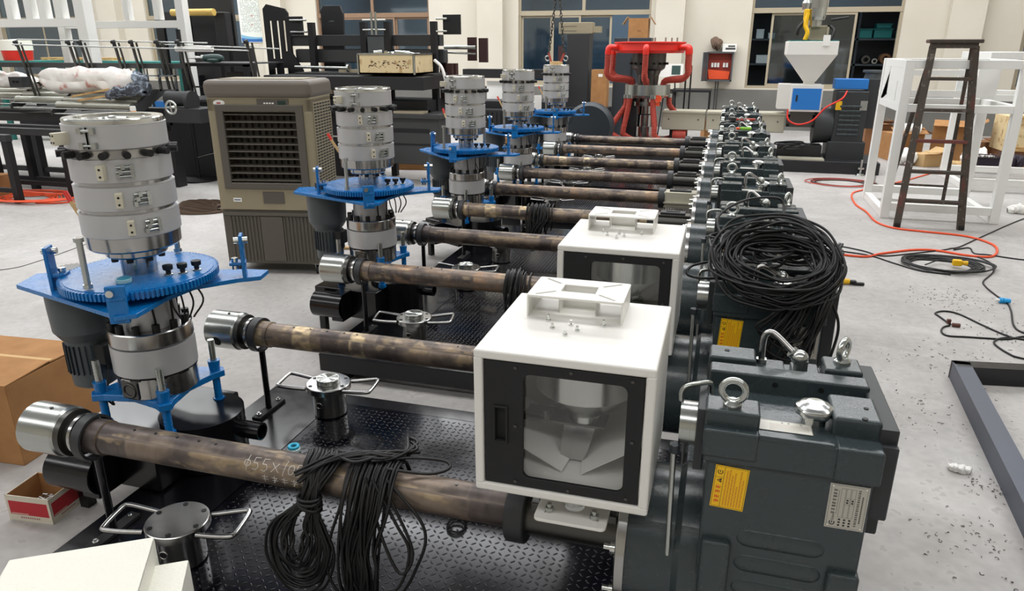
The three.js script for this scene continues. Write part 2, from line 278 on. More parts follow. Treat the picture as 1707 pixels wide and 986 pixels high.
// ---- gearbox labels
const warnTex = canvasTex(256, 384, (c, w, h) => {                 // drawn lying: text runs up the label
  c.fillStyle = '#f2bd0b'; c.fillRect(0, 0, w, h); c.strokeStyle = '#3a2f05'; c.lineWidth = 3; c.strokeRect(9, 9, w - 18, h - 18);
  c.save(); c.translate(0, h); c.rotate(-PI / 2); const W = h, Hh = w;
  c.beginPath(); c.moveTo(9, 74); c.lineTo(W - 9, 74); c.stroke(); c.beginPath(); c.moveTo(W - 110, 9); c.lineTo(W - 110, 74); c.stroke();
  c.fillStyle = '#d0391c'; c.font = 'bold 40px sans-serif'; for (let i = 0; i < 4; i++) { const x = 40 + i * 44; c.fillRect(x, 26, 30, 5); c.fillRect(x + 12, 24, 6, 36); c.fillRect(x + 2, 40, 28, 5); c.fillRect(x + (i % 2 ? 2 : 22), 32, 5, 28); c.fillRect(x + 4, 56, 24, 4); }
  c.fillStyle = '#3a1c08'; c.beginPath(); c.moveTo(226, 60); c.lineTo(268, 60); c.lineTo(247, 22); c.fill(); c.fillStyle = '#f2bd0b'; c.fillRect(244, 34, 5, 14); c.fillRect(244, 51, 5, 5);
  c.strokeStyle = '#4a3a10'; c.lineWidth = 7; c.beginPath(); c.arc(W - 60, 42, 18, 0.7, 5.6); c.stroke(); c.fillStyle = '#4a3a10'; c.fillRect(W - 64, 38, 20, 7);
  c.fillStyle = '#b3471a'; for (let r = 0; r < 7; r++) { const n = [25, 26, 22, 24, 15, 26, 20][r]; for (let i = 0; i < n; i++) { const x = 24 + i * 13, y = 92 + r * 21; c.fillRect(x, y, 9, 2.4); c.fillRect(x + 3, y, 2.4, 12); c.fillRect(x, y + 6, 9, 2); if ((i * 7 + r) % 3) c.fillRect(x + 7, y + 2, 2, 9); } }
  c.restore();
});
const plateTex = canvasTex(240, 340, (c, w, h) => {
  c.fillStyle = '#bdb9ae'; c.fillRect(0, 0, w, h); c.strokeStyle = '#4a4844'; c.lineWidth = 2; c.strokeRect(8, 8, w - 16, h - 16);
  c.save(); c.translate(0, h); c.rotate(-PI / 2);
  c.lineWidth = 7; c.strokeStyle = '#2a2a28'; c.beginPath(); c.arc(40, 42, 15, 0.8, 5.6); c.stroke(); c.fillStyle = '#2a2a28'; c.fillRect(36, 39, 18, 6);
  c.font = 'bold 24px serif'; c.fillText('Guo', 58, 50);
  for (let i = 0; i < 8; i++) { const x = 110 + i * 25; c.fillRect(x, 28, 19, 3); c.fillRect(x + 7, 24, 4, 26); c.fillRect(x + 1, 38, 18, 3); c.fillRect(x + (i % 3) * 6, 30, 3, 20); }
  c.fillRect(110, 58, 190, 2); c.strokeStyle = '#55534e'; c.lineWidth = 2;
  for (let r = 0; r < 3; r++) { const y = 72 + r * 32; c.strokeRect(88, y, 224, 26); if (r > 0) { c.beginPath(); c.moveTo(190, y); c.lineTo(190, y + 26); c.moveTo(240, y); c.lineTo(240, y + 26); c.stroke(); for (let i = 0; i < 2; i++) c.fillRect(200 + i * 18, y + 6, 12, 13); } for (let i = 0; i < 3; i++) c.fillRect(20 + i * 22, y + 6, 13, 14); }
  for (let i = 0; i < 17; i++) { const x = 30 + i * 17; c.fillRect(x, 178, 12, 3); c.fillRect(x + 4, 176, 3, 17); c.fillRect(x, 186, 13, 3); if (i % 2) c.fillRect(x + 9, 178, 3, 14); }
  for (let i = 0; i < 15; i++) c.fillRect(60 + i * 14, 204, 9, 9);
  c.restore();
  c.fillStyle = '#efece2'; for (const [x, y] of [[16, 16], [w - 16, 16], [16, h - 16], [w - 16, h - 16]]) { c.beginPath(); c.arc(x, y, 6, 0, 7); c.fill(); }
});
const topTex = canvasTex(512, 150, (c, w, h) => {                 // oil notice; the square code is left out
  c.fillStyle = '#d9d6cc'; c.fillRect(0, 0, w, h); c.strokeStyle = '#6d6a62'; c.lineWidth = 3; c.strokeRect(4, 4, w - 8, h - 8);
  c.fillStyle = '#58564f'; for (let i = 0; i < 2; i++) { c.fillRect(230 + i * 60, 16, 22, 4); c.fillRect(238 + i * 60, 12, 5, 22); c.fillRect(230 + i * 60, 26, 24, 4); }
  c.lineWidth = 5; c.strokeStyle = '#58564f'; c.beginPath(); c.arc(420, 24, 11, 0.7, 5.6); c.stroke();
  for (let r = 0; r < 5; r++) for (let i = 0; i < 26; i++) { const x = 122 + i * 14, y = 46 + r * 19; if (r === 4 && i > 18) continue; c.fillStyle = r === 1 ? '#9a5b50' : '#7a766d'; c.fillRect(x, y, 9, 2); c.fillRect(x + 3, y, 2.5, 11); c.fillRect(x, y + 6, 10, 2); }
});
const P = (w, h, d = 0.0012) => new THREE.PlaneGeometry(w, h);
const lblMat = (map, r = 0.45, m = 0) => S(0xffffff, r, m, { map });
M.warn = lblMat(warnTex); M.plate = lblMat(plateTex, 0.4, 0.5); M.topLabel = lblMat(topTex);

const eyebolt = (x, y, z, turn) => [TO(0.0245, 0.0075, 0, 0.034, 0, 'z', 10, 24).rotateY(turn).translate(x, y, z), LA([[0, -0.002], [0.02, -0.002], [0.02, 0.006], [0.012, 0.014], [0, 0.014]], 16, x, y, z)];

// extruder in local coordinates: z = 0 is the barrel axis; mir = -1 flips the gearbox top fittings
function makeExtruder(label, mir, mat, lightFeed, port) {
  const t = thing('extruder', label, 'extruder', [0, 0, 0]);
  // --- head
  const head = mesh('head', [LA([[0, 0], [0.076, 0], [0.084, 0.008], [0.084, 0.142], [0.077, 0.15], [0, 0.15]], 44, -2.114, BY, 0, 'x')], M.zinc, t, { label: 'chrome plated head' });
  if (port) {                                        // bored feed port
    const bore = new Brush(CY(0.021, 0.021, 0.09, -2.048, BY - 0.024, 0.07, 'z', 28)), solid = new Brush(head.geometry); bore.updateMatrixWorld(); solid.updateMatrixWorld();
    head.geometry = new Evaluator().evaluate(solid, bore, SUBTRACTION).geometry; head.geometry.clearGroups(); head.geometry = head.geometry.toNonIndexed(); boxUV(head.geometry);
    mesh('port', [0.05, 0.062, 0.074].map(z => TO(0.02, 0.0025, -2.048, BY - 0.024, z, 'z', 6, 24)), M.steelDark, head);
  }
  mesh('head_plug', HEX(0.006, 0.005, -2.02, BY + 0.084, 0.01), M.steelDark, head);
  mesh('clamp_ring', [LA([[0.05, 0], [0.078, 0], [0.078, 0.022], [0.05, 0.022]], 40, -1.966, BY, 0, 'x'), LA([[0.05, 0], [0.06, 0], [0.06, 0.03], [0.05, 0.03]], 36, -1.944, BY, 0, 'x')], M.steelDark, t);
  mesh('collar', [LA([[0.05, 0], [0.068, 0.004], [0.068, 0.016], [0.05, 0.02]], 36, -1.925, BY, 0, 'x')], M.steel, t);
  mesh('support_ring', [LA([[0.067, 0], [0.076, 0], [0.076, 0.034], [0.067, 0.034], [0.067, 0]], 40, -1.9, BY - 0.006, 0, 'x')], M.darkGrey, t);
  const st = mesh('support_post', [CY(0.0135, 0.0135, BY - 0.08 - 0.16, -1.883, (BY - 0.08 + 0.16) / 2, 0, 'y', 14)], M.black, t);
  mesh('foot_bar', B(0.042, 0.015, 0.2, -1.883, BASE_Y + 0.009, 0, 0.002), M.blackFlat, st);
  for (const z of [-0.075, 0.075]) mesh('bolt', [HEX(0.011, 0.008, -1.883, BASE_Y + 0.02, z), CY(0.006, 0.006, 0.014, -1.883, BASE_Y + 0.024, z, 'y', 8)], M.chrome, st);
  // --- barrel
  mesh('barrel', [LA([[0.044, 0], [0.0525, 0.002], [0.0525, 1.4], [0.04, 1.4]], 48, -1.855, BY, 0, 'x'), CY(0.057, 0.057, 0.06, -1.85, BY, 0, 'x', 36)], mat, t);
  mesh('thermocouple_hole_shade', [-1.7, -1.62, -1.54, -1.46, -1.4, -0.95, -0.62].map(x => [CY(0.0045, 0.0045, 0.004, x, BY + 0.0518, 0.008, 'y', 10)]), M.steelDark, t);  // dark steel discs coloured as the shade inside thermocouple holes
  mesh('barrel_flange', [LA([[0.05, 0], [0.082, 0], [0.086, 0.004], [0.086, 0.05], [0.082, 0.054], [0.05, 0.054]], 40, -0.465, BY, 0, 'x')], M.darkGrey, t);
  const fm = lightFeed ? M.beige : M.steelDark;
  const fb = mesh('feed_block', lightFeed ? [BB(-0.42, -0.155, BY - 0.065, BY + 0.065, -0.07, 0.07, 0.006), B(0.265, 0.012, 0.03, -0.287, BY - 0.02, 0.075)] : [CY(0.06, 0.06, 0.27, -0.287, BY, 0, 'x', 36), BB(-0.4, -0.17, BY + 0.02, BY + 0.062, -0.045, 0.045, 0.004)], fm, t);
  mesh('inlet_plate', EX(rectP(0.17, 0.08), 0.014, 0.001, [rectP(0.1, 0.03)]).rotateX(-PI / 2).translate(-0.29, BY + 0.063, 0), M.darkGrey, fb);
  // --- flange to gearbox
  const fl = mesh('output_flange', LA([[0.05, 0], [0.188, 0], [0.191, 0.003], [0.191, 0.024], [0.05, 0.024]], 48, -0.158, BY, 0, 'x'), M.steel, t, { label: 'bare steel flange' });
  for (let k = 0; k < 8; k++) { const a = (k + 0.5) * PI / 4 + 0.05; mesh('bolt', [HEX(0.014, 0.012, -0.164, BY + 0.167 * Math.cos(a), 0.167 * Math.sin(a), 'x'), CY(0.008, 0.008, 0.028, -0.172, BY + 0.167 * Math.cos(a), 0.167 * Math.sin(a), 'x', 10)], M.chrome, fl); }
  const gb = mesh('gearbox', [
    LA([[0.1, 0], [0.184, 0], [0.184, 0.11], [0.198, 0.125], [0.198, 0.17], [0.1, 0.17]], 48, -0.134, BY, 0, 'x'),
    BB(0.03, 0.362, 0.15, 0.90, -0.194, 0.194, 0.007),                // housing
    BB(0.022, 0.37, 0.885, 0.958, -0.205, 0.205, 0.006),                  // upper case, proud of the lower
    BB(0.018, 0.13, 0.9, 1.0, 0.11, 0.185, 0.007), BB(0.018, 0.13, 0.9, 0.965, 0.11, 0.209, 0.006), BB(0.018, 0.13, 0.9, 1.0, -0.185, -0.105, 0.007), BB(0.018, 0.13, 0.9, 0.965, -0.209, -0.11, 0.006),
    BB(0.275, 0.37, 0.885, 1.0, 0.03, 0.15, 0.009), BB(0.28, 0.37, 0.885, 0.962, 0.03, 0.21, 0.006), BB(0.285, 0.37, 0.885, 1.0, -0.185, -0.1, 0.007), BB(0.285, 0.37, 0.885, 0.962, -0.21, -0.1, 0.006),
    BB(0.022, 0.372, 0.95, 1.0, -0.075, -0.02, 0.006),      // cross rib
    BB(0.128, 0.277, 0.95, 0.964, 0.192, 0.204, 0.003),
    BB(0.13, 0.2, 0.95, 0.972, -0.19, -0.09, 0.004), BB(0.215, 0.28, 0.95, 0.972, -0.19, -0.09, 0.004),
    BB(0.035, 0.1, 0.15, 0.69, 0.17, 0.212, 0.01), BB(0.3, 0.366, 0.15, 0.66, 0.17, 0.212, 0.01),
    BB(0.035, 0.1, 0.15, 0.69, -0.212, -0.17, 0.01), BB(0.3, 0.366, 0.15, 0.66, -0.212, -0.17, 0.01),
    BB(-0.02, 0.4, BASE_Y + 0.0045, 0.19, -0.22, 0.22, 0.006),
  ], M.gear, t);
  for (const f of [1, -1]) for (let k = 0; k < 8; k++) mesh('rib', new THREE.CapsuleGeometry(0.03, 0.13, 4, 12).rotateZ(PI / 2).scale(1, 0.85, 0.42).translate(0.2, 0.24 + k * 0.066, f * 0.188), M.gear, gb);
  const ep = [[-0.17, 0.72], [0.12, 0.72], [0.12, 0.79], [0.17, 0.79], [0.17, 0.955], [0.15, 0.955], [0.15, 0.985], [-0.17, 0.985]];
  mesh('end_plate', EX(ep.map(([z, y]) => [z * mir, y]), 0.032, 0.003).rotateY(-PI / 2).translate(0.398, 0, 0), M.gearDark, t);
  const eb = mesh('eyebolt', eyebolt(0.072, 1.0, 0.152 * mir, -0.1), M.zinc, gb); mesh('eyebolt', eyebolt(0.328, 1.0, -0.15 * mir, 1.05), M.zinc, gb);
  mesh('tapped_hole_shade', [CY(0.006, 0.006, 0.002, 0.06, 1.0005, -0.15 * mir, 'y', 12), CY(0.006, 0.006, 0.002, 0.335, 1.0005, 0.14 * mir, 'y', 12), CY(0.005, 0.005, 0.002, 0.345, 1.0005, 0.09 * mir, 'y', 12), CY(0.006, 0.006, 0.003, 0.17, 0.98, -0.0185, 'z', 10), CY(0.006, 0.006, 0.003, 0.27, 0.98, -0.0185, 'z', 10)], M.rubber, gb);  // black discs painted for the dark of tapped holes, nothing is bored
  const cg = LA([[0, 0.958], [0.026, 0.958], [0.026, 0.974], [0.036, 0.978], [0.0395, 0.984], [0.0395, 0.992], [0.037, 0.997], [0.03, 1.002], [0.018, 1.007], [0, 1.009]], 60), cp = cg.attributes.position;
  for (let i = 0; i < cp.count; i++) { const r = Math.hypot(cp.getX(i), cp.getZ(i)), a = Math.atan2(cp.getZ(i), cp.getX(i)), f = 1 + 0.055 * sst(0.028, 0.036, r) * Math.cos(6 * a); cp.setXYZ(i, cp.getX(i) * f, cp.getY(i), cp.getZ(i) * f); }
  mesh('filler_cap', cg.translate(0.243, 0, 0.1), M.chromeSoft, gb, { label: 'chrome filler cap' });
  mesh('notice_label', P(0.112, 0.046).rotateX(-PI / 2).translate(0.182, 0.9595, 0.142), M.topLabel, gb, { keepUV: true });
  mesh('warning_label', P(0.07, 0.105).rotateZ(-0.05).translate(0.083, 0.823, 0.1955), M.warn, gb, { keepUV: true, label: 'yellow warning label' });
  mesh('name_plate', B(0.076, 0.108, 0.0015, 0.318, 0.82, 0.195), M.zinc, gb, { keepUV: true });
  mesh('name_plate_print', P(0.074, 0.106).translate(0.318, 0.82, 0.1962), M.plate, gb, { keepUV: true });
  // --- oil pump and pipes
  const op = mesh('oil_pump', [CY(0.05, 0.05, 0.027, 0.004, 0.92, 0.105, 'x', 32), CY(0.05, 0.05, 0.024, -0.022, 0.92, 0.105, 'x', 32), CY(0.046, 0.046, 0.01, -0.009, 0.92, 0.105, 'x', 28)], M.zinc, t);
  mesh('pump_plate', BB(0.002, 0.022, 0.84, 0.99, 0.04, 0.17, 0.003), M.gearDark, op);
  mesh('oil_pipe', TU([[-0.04, 0.885, 0.145], [-0.041, 0.84, 0.152], [-0.034, 0.5, 0.168], [-0.03, 0.25, 0.178]], 0.0065, 24, 10), M.zinc, op);
  mesh('pipe_nut', [HEX(0.013, 0.02, -0.04, 0.875, 0.148), HEX(0.013, 0.03, -0.03, 0.25, 0.178)], M.motorDark, op);
  mesh('return_pipe', TU([[-0.035, 0.97, 0.1], [-0.036, 0.99, 0.099], [-0.028, 1.003, 0.095], [-0.005, 1.006, 0.08], [0.025, 0.998, 0.05], [0.03, 0.97, 0.04]], 0.006, 26, 8), M.zinc, op);
  const el = mesh('breather_pipe', TU([[0.145, 0.972, -0.165 * mir], [0.145, 1.035, -0.165 * mir], [0.155, 1.055, -0.162 * mir], [0.175, 1.05, -0.155 * mir], [0.215, 1.02, -0.13 * mir]], 0.008, 26, 10), M.steel, gb);
  mesh('pipe_fitting', [HEX(0.014, 0.012, 0.145, 0.976, -0.165 * mir), put(HEX(0.016, 0.03, 0, 0, 0), 0.22, 1.015, -0.128 * mir, 0, 0, 0.9), HEX(0.018, 0.045, 0.232, 0.985, -0.12 * mir), new THREE.SphereGeometry(0.021, 10, 7).translate(0.228, 1.012, -0.122 * mir)], M.zinc, el);
  return t;
}
const extruders = [];
{
  const A = makeExtruder('x', 1, M.barrels[0], false, false), Bx = makeExtruder('x', -1, M.barrels[1], false, true), C6 = makeExtruder('x', -1, M.barrels[1], true, false);
  const ord = ['nearest', 'second', 'third', 'fourth', 'fifth', 'sixth', 'seventh', 'eighth', 'ninth', 'tenth and farthest'];
  const note = ['with chalk writing on its heat-stained barrel', 'cable heap on its gearbox, pale scoured barrel', 'with a cable hank over its brown barrel', 'whose barrel passes behind the second white hopper', 'with a small cable hank on its barrel', 'with a pale square feed block', 'with a dark slotted feed block', 'with tools lying on its gearbox', 'with a steel ruler lying across its gearbox', 'in front of the beige extruder'];
  let fa = true, fb2 = true;
  BZ.forEach((z, i) => {
    let e; if (i === 5) e = C6; else if (i % 2 === 0) { e = fa ? A : copy(A); fa = false; } else { e = fb2 ? Bx : copy(Bx); fb2 = false; }
    e.position.z = z; e.userData.label = `${ord[i]} extruder in the row, ${note[i]}`; e.userData.group = 'extruders in the machine row';
    const b = e.children.find(c => c.name === 'barrel'); b.material = M.barrels[i % 3]; extruders.push(e);
  });
  // chalk writing on the nearest barrel
  const ch = canvasTex(512, 160, (c, w, h) => { c.clearRect(0, 0, w, h); c.strokeStyle = 'rgba(205,200,192,0.62)'; c.fillStyle = c.strokeStyle; c.lineWidth = 2.6; c.lineCap = 'round'; c.font = 'italic 74px sans-serif';
    c.beginPath(); c.ellipse(40, 62, 17, 15, 0, 0, 7); c.moveTo(44, 20); c.lineTo(36, 100); c.stroke();
    const L = (...p) => { c.beginPath(); p.forEach(([x, y], i) => i ? c.lineTo(x, y) : c.moveTo(x, y)); c.stroke(); };
    for (const x of [74, 126]) { L([x + 34, 28], [x + 6, 30], [x + 2, 56], [x + 24, 56], [x + 30, 76], [x + 16, 90], [x - 4, 86]); }
    L([182, 42], [222, 86]); L([220, 42], [180, 88]); L([262, 22], [246, 98]); c.beginPath(); c.ellipse(292, 62, 15, 24, 0.2, 0, 7); c.stroke();
    L([352, 30], [326, 32], [322, 58], [342, 58], [348, 76], [334, 90], [316, 88]); L([372, 46], [408, 86]); L([406, 46], [370, 88]);
    for (let i = 0; i < 6; i++) { const x = 130 + i * 56; L([x, 118], [x + 30, 118]); L([x + 14, 108], [x + 12, 150]); L([x + 2, 134], [x + 32, 132]); if (i % 2) L([x + 26, 120], [x + 4, 152]); } });
  const q = new THREE.PlaneGeometry(0.3, 0.094, 1, 14), qp = q.attributes.position, qn = q.attributes.normal;
  for (let i = 0; i < qp.count; i++) { const a = 0.42 + qp.getY(i) / 0.0525; qp.setXYZ(i, qp.getX(i), 0.0528 * Math.sin(a), 0.0528 * Math.cos(a)); qn.setXYZ(i, 0, Math.sin(a), Math.cos(a)); }
  const cm = S(0xffffff, 0.9, 0, { map: ch, transparent: true, alphaTest: 0.05 }); cm.alphaMap = null;
  mesh('chalk_writing', q.translate(-1.14, BY, 0), cm, extruders[0], { keepUV: true });
}
// ---- die heads: local origin on the die axis at floor level
function makeDie() {
  const t = thing('die_head', 'x', 'die head', [DX, 0, 0]);
  const polar = (r, deg, y) => [r * Math.cos(deg * PI / 180), y, r * Math.sin(deg * PI / 180)];
  // black air chest the die stands on
  const ch = mesh('air_chest', [BB(-0.3, 0.13, 0.15, 0.33, -0.28, 0.22, 0.008), CY(0.16, 0.16, 0.2, 0.12, 0.25, -0.06, 'y', 32)], M.black, t);
  mesh('inlet_pipe', [LA([[0.078, 0], [0.078, 0.2], [0.07, 0.2], [0.07, 0], [0.078, 0]], 32, -0.24, 0.25, 0.29, 'x'), BB(-0.12, -0.04, 0.16, 0.33, 0.2, 0.33, 0.006)], M.black, ch);
  mesh('pipe_stub', [LA([[0.036, 0], [0.036, 0.1], [0.029, 0.1], [0.029, 0]], 24, 0.26, 0.27, -0.1, 'x')], M.black, ch);
  mesh('chest_leg', [BB(-0.29, -0.25, 0, 0.15, -0.27, -0.23), BB(-0.29, -0.25, 0, 0.15, 0.17, 0.21)], M.black, ch);
  // blue carrying plate on four threaded posts
  const pl = mesh('carrying_plate', EX([[-0.2, -0.17], [-0.17, -0.2], [-0.13, -0.18], [0, -0.155], [0.13, -0.18], [0.17, -0.2], [0.2, -0.17], [0.18, -0.13], [0.155, 0], [0.18, 0.13], [0.2, 0.17], [0.17, 0.2], [0.13, 0.18], [0, 0.155], [-0.13, 0.18], [-0.17, 0.2], [-0.2, 0.17], [-0.18, 0.13], [-0.155, 0], [-0.18, -0.13]], 0.022, 0.002).scale(0.9, 0.9, 1).rotateX(-PI / 2).translate(-0.025, 0.455, -0.025), M.blue, t, { label: 'blue carrying plate' });
  for (const [x, z] of [[-0.169, -0.169], [0.119, -0.169], [-0.169, 0.119], [0.119, 0.119]]) {
    const lg = mesh('leg', [CY(0.015, 0.015, 0.13, x, 0.395, z, 'y', 16), CY(0.024, 0.02, 0.045, x, 0.5, z, 'y', 16), HEX(0.024, 0.02, x, 0.345, z)], M.blue, t);
    mesh('threaded_rod', [CY(0.0125, 0.0125, 0.1, x, 0.562, z, 'y', 12), ...Array.from({ length: 11 }, (_, k) => CY(0.0138, 0.0138, 0.003, x, 0.53 + k * 0.0075, z, 'y', 12))], M.zinc, lg);
  }
  // lower die body
  const lo = mesh('lower_body', [LA([[0, 0.478], [0.138, 0.478], [0.142, 0.482], [0.142, 0.56], [0, 0.56]], 48)], M.steel, t);
  const lb = mesh('lower_heater_band', [LA([[0.12, 0.57], [0.149, 0.57], [0.149, 0.676], [0.12, 0.676]], 48)], M.band, t);
  mesh('band_slot_shade', Array.from({ length: 10 }, (_, k) => { const a = k * 36 + 10; return B(0.04, 0.014, 0.004, 0, 0.563, 0.1415).rotateY(a * PI / 180); }), M.rubber, lo);  // solid black boxes give the slots their shade
  mesh('melt_port', [TO(0.026, 0.005, 0, 0.518, 0.146, 'z', 8, 24).rotateY(-0.03), B(0.075, 0.07, 0.012, 0, 0.518, 0.1395, 0.004).rotateY(-0.03), CY(0.023, 0.023, 0.01, 0, 0.518, 0.141, 'z', 20).rotateY(-0.03)], M.steelDark, lo);  // dark disc inside the ring stands for the shaded melt bore
  const fl = mesh('bolt_flange', LA([[0.1, 0.68], [0.146, 0.68], [0.148, 0.684], [0.148, 0.735], [0.144, 0.74], [0.1, 0.74]], 48), M.steel, t);
  for (let k = 0; k < 12; k++) { const [x, y, z] = polar(0.128, k * 30 + 8, 0.752); mesh('bolt', CY(0.014, 0.014, 0.03, x, y, z, 'y', 12), M.rubber, fl); }
  mesh('tapered_collar', LA([[0, 0.735], [0.105, 0.735], [0.1, 0.86], [0.08, 0.925], [0, 0.925]], 40), M.band, t);
  mesh('guide_rod', [0, 35, 250, 290].map(d => { const a = polar(0.11, d, 0.75), b = polar(0.125, d + 6, 0.9); return rod(a, b, 0.004, 6); }), M.rubber, t);
  mesh('lead_wire', [0, 1, 2, 3].map(k => TU([[0.14 + k * 0.014, 0.91, 0.02 - k * 0.02], [0.165 + k * 0.02, 0.84, 0.05 - k * 0.03], [0.175 + k * 0.01, 0.78, 0.03 - k * 0.01]], 0.0035, 12, 6)), M.rubber, t);
  // gear disc with teeth
  const N = 110, pts = []; for (let k = 0; k < N; k++) for (const [f, r] of [[0, 0.258], [0.28, 0.258], [0.38, 0.2685], [0.9, 0.2685]]) { const a = (k + f) / N * 2 * PI; pts.push([r * Math.cos(a), r * Math.sin(a)]); }
  const gd = mesh('gear_disc', EX(pts, 0.026).rotateX(-PI / 2).translate(0, 0.914, 0), M.blue, t, { label: 'blue toothed gear disc' });
  mesh('disc_face', LA([[0.058, 0.94], [0.252, 0.94], [0.252, 0.9425], [0.2, 0.9425], [0.058, 0.942]], 64), M.blue, gd);
  const KN = [[0.138, 6], [0.173, -6], [0.206, -18]];
  for (const [r, d] of KN) { const [x, , z] = polar(r, d, 0); mesh('knob', LA([[0, 0], [0.009, 0], [0.009, 0.014], [0.017, 0.018], [0.018, 0.034], [0, 0.036]], 16, x, 0.945, z), M.rubber, gd); }
  mesh('knob_base', KN.map(([r, d]) => { const [x, , z] = polar(r, d, 0); return LA([[0, 0], [0.016, 0], [0.016, 0.004], [0.01, 0.006], [0, 0.006]], 14, x, 0.942, z); }), M.zinc, gd);
  for (const [r, d] of [[0.232, 91], [0.243, -98]]) { const [x, , z] = polar(r, d, 0); mesh('pin', [CY(0.0105, 0.0105, 0.165, x, 1.03, z, 'y', 14), CY(0.0165, 0.0165, 0.014, x, 1.118, z, 'y', 16), CY(0.015, 0.015, 0.014, x, 0.955, z, 'y', 14)], M.zinc, gd); }
  // carrier arms under the disc with roller posts
  const hole = circ(0.1, 24).reverse();
  const ca = mesh('carrier', [EX([[-0.44, -0.14], [-0.49, -0.01], [-0.44, 0.02], [-0.12, 0.16], [0.06, 0.2], [0.27, 0.27], [0.345, 0.28], [0.365, 0.2], [0.3, 0.15], [0.2, 0.03], [0.19, -0.1], [0.215, -0.27], [0.17, -0.31], [0.12, -0.29]], 0.014, 0.001, [hole]).rotateX(-PI / 2).translate(0, 0.876, 0), LA([[0.075, 0.885], [0.16, 0.885], [0.16, 0.899], [0.075, 0.899]], 40)], M.blue, t, { label: 'blue three cornered carrier plate' });
  for (const [deg, r, h0, h1] of [[60, 0.335, 0.86, 0.99], [-32, 0.36, 0.885, 1.055], [153, 0.295, 0.885, 1.05]]) {
    const [x, , z] = polar(r, deg, 0), ry = -deg * PI / 180;
    const p = mesh('roller_post', [B(0.014, h1 - h0, 0.062, 0, (h1 + h0) / 2, 0, 0.004).rotateY(ry).translate(x, 0, z), B(0.06, 0.012, 0.05, -0.02, 0.945, 0, 0.003).rotateY(ry).translate(x, 0, z)], M.blue, ca);
    mesh('post_bolt', [CY(0.012, 0.012, 0.05, 0, h1 - 0.02, 0.012, 'x', 12).rotateY(ry).translate(x, 0, z), HEX(0.013, 0.014, -0.03, 0.96, 0.008).rotateY(ry).translate(x, 0, z), HEX(0.013, 0.014, -0.03, 0.93, 0.008).rotateY(ry).translate(x, 0, z)], M.chrome, ca);
  }
  // gear motor on its own blue plate
  const mx = -0.31, mz = 0;
  const mo = mesh('gear_motor', [LA([[0, 0.655], [0.093, 0.655], [0.115, 0.69], [0.118, 0.78], [0.118, 0.87], [0.112, 0.88], [0, 0.88]], 36, mx, 0, mz), LA([[0, 0.44], [0.06, 0.445], [0.082, 0.46], [0.084, 0.5], [0.084, 0.66], [0, 0.66]], 32, mx, 0, mz)], M.motor, t, { label: 'grey gear motor' });
  mesh('cooling_fin', Array.from({ length: 26 }, (_, k) => B(0.012, 0.12, 0.004, 0.086, 0.575, 0).rotateY(k / 26 * 2 * PI).translate(mx, 0, mz)), M.motorDark, mo);
  mesh('terminal_box', [B(0.05, 0.085, 0.075, 0.1, 0.6, 0.02, 0.008).translate(mx, 0, mz), CY(0.012, 0.012, 0.03, mx + 0.1, 0.55, mz + 0.02)], M.rubberMatt, mo);
  mesh('pinion', EX(Array.from({ length: 64 }, (_, i) => { const a = i / 64 * 2 * PI, r = i % 4 < 2 ? 0.052 : 0.044; return [r * Math.cos(a), r * Math.sin(a)]; }), 0.03).rotateX(-PI / 2).translate(mx - 0.01, 0.9, mz), M.steelDark, t);
  mesh('motor_lead', TU([[mx + 0.1, 0.53, mz + 0.03], [mx + 0.12, 0.45, mz + 0.07], [mx + 0.17, 0.42, mz + 0.1], [-0.13, 0.45, 0.13]], 0.004, 20, 6), M.rubber, mo);
  // upper die: neck, steel steps, heater bands
  mesh('neck', LA([[0, 0.92], [0.06, 0.92], [0.06, 1.015], [0, 1.015]], 36), M.steel, t);
  const st = mesh('step_ring', [LA([[0, 1.01], [0.1, 1.012], [0.104, 1.018], [0.104, 1.047], [0, 1.047]], 44), LA([[0, 1.045], [0.148, 1.045], [0.155, 1.052], [0.157, 1.1], [0, 1.1]], 52)], M.steel, t);
  for (let k = 0; k < 8; k++) { const [x, , z] = polar(0.083, k * 45 + 20, 0); mesh('bolt', CY(0.012, 0.012, 0.02, x, 1.006, z, 'y', 12), M.rubber, st); }
  const core = mesh('core', LA([[0, 1.1], [0.153, 1.1], [0.153, 1.395], [0.15, 1.4], [0.15, 1.42], [0, 1.42]], 56), M.steel, t);
  const bands = [[1.1, 1.182, 61], [1.196, 1.277, 54], [1.292, 1.37, 41]];
  bands.forEach(([a, b, deg]) => {
    const bd = mesh('heater_band', [LA([[0.152, a], [0.16, a], [0.162, a + 0.002], [0.162, b - 0.002], [0.163, b], [0.152, b]], 56)], M.band, t);
    const fr = (d, gs) => gs.map(g => g.rotateY(d * PI / 180));
    mesh('terminal_block', fr(deg - 18, [B(0.022, 0.05, 0.03, 0, (a + b) / 2, 0.173, 0.002)]), M.ceramic, bd);
    mesh('terminal_hole_shade', fr(deg - 18, [CY(0.004, 0.004, 0.002, 0, (a + b) / 2 + 0.012, 0.188, 'z', 10), CY(0.004, 0.004, 0.002, 0, (a + b) / 2 - 0.012, 0.188, 'z', 10)]), M.rubber, bd);  // black dots painted as the shade in the terminal holes
    mesh('band_clamp', fr(deg + 6, [-0.022, 0, 0.022].map(q => [CY(0.005, 0.005, 0.055, 0.0, (a + b) / 2 + q * 0.7, 0.17, 'x', 8), B(0.012, 0.016, 0.016, -0.016 + q * 0.4, (a + b) / 2 + q * 0.7, 0.168), B(0.012, 0.016, 0.016, 0.02, (a + b) / 2 + q * 0.7, 0.168)]).flat()), M.zinc, bd);
  });
  // bolt ring below the lip band
  const br = mesh('adjusting_ring', LA([[0.14, 1.375], [0.157, 1.375], [0.157, 1.4], [0.14, 1.4]], 56), M.steel, t);
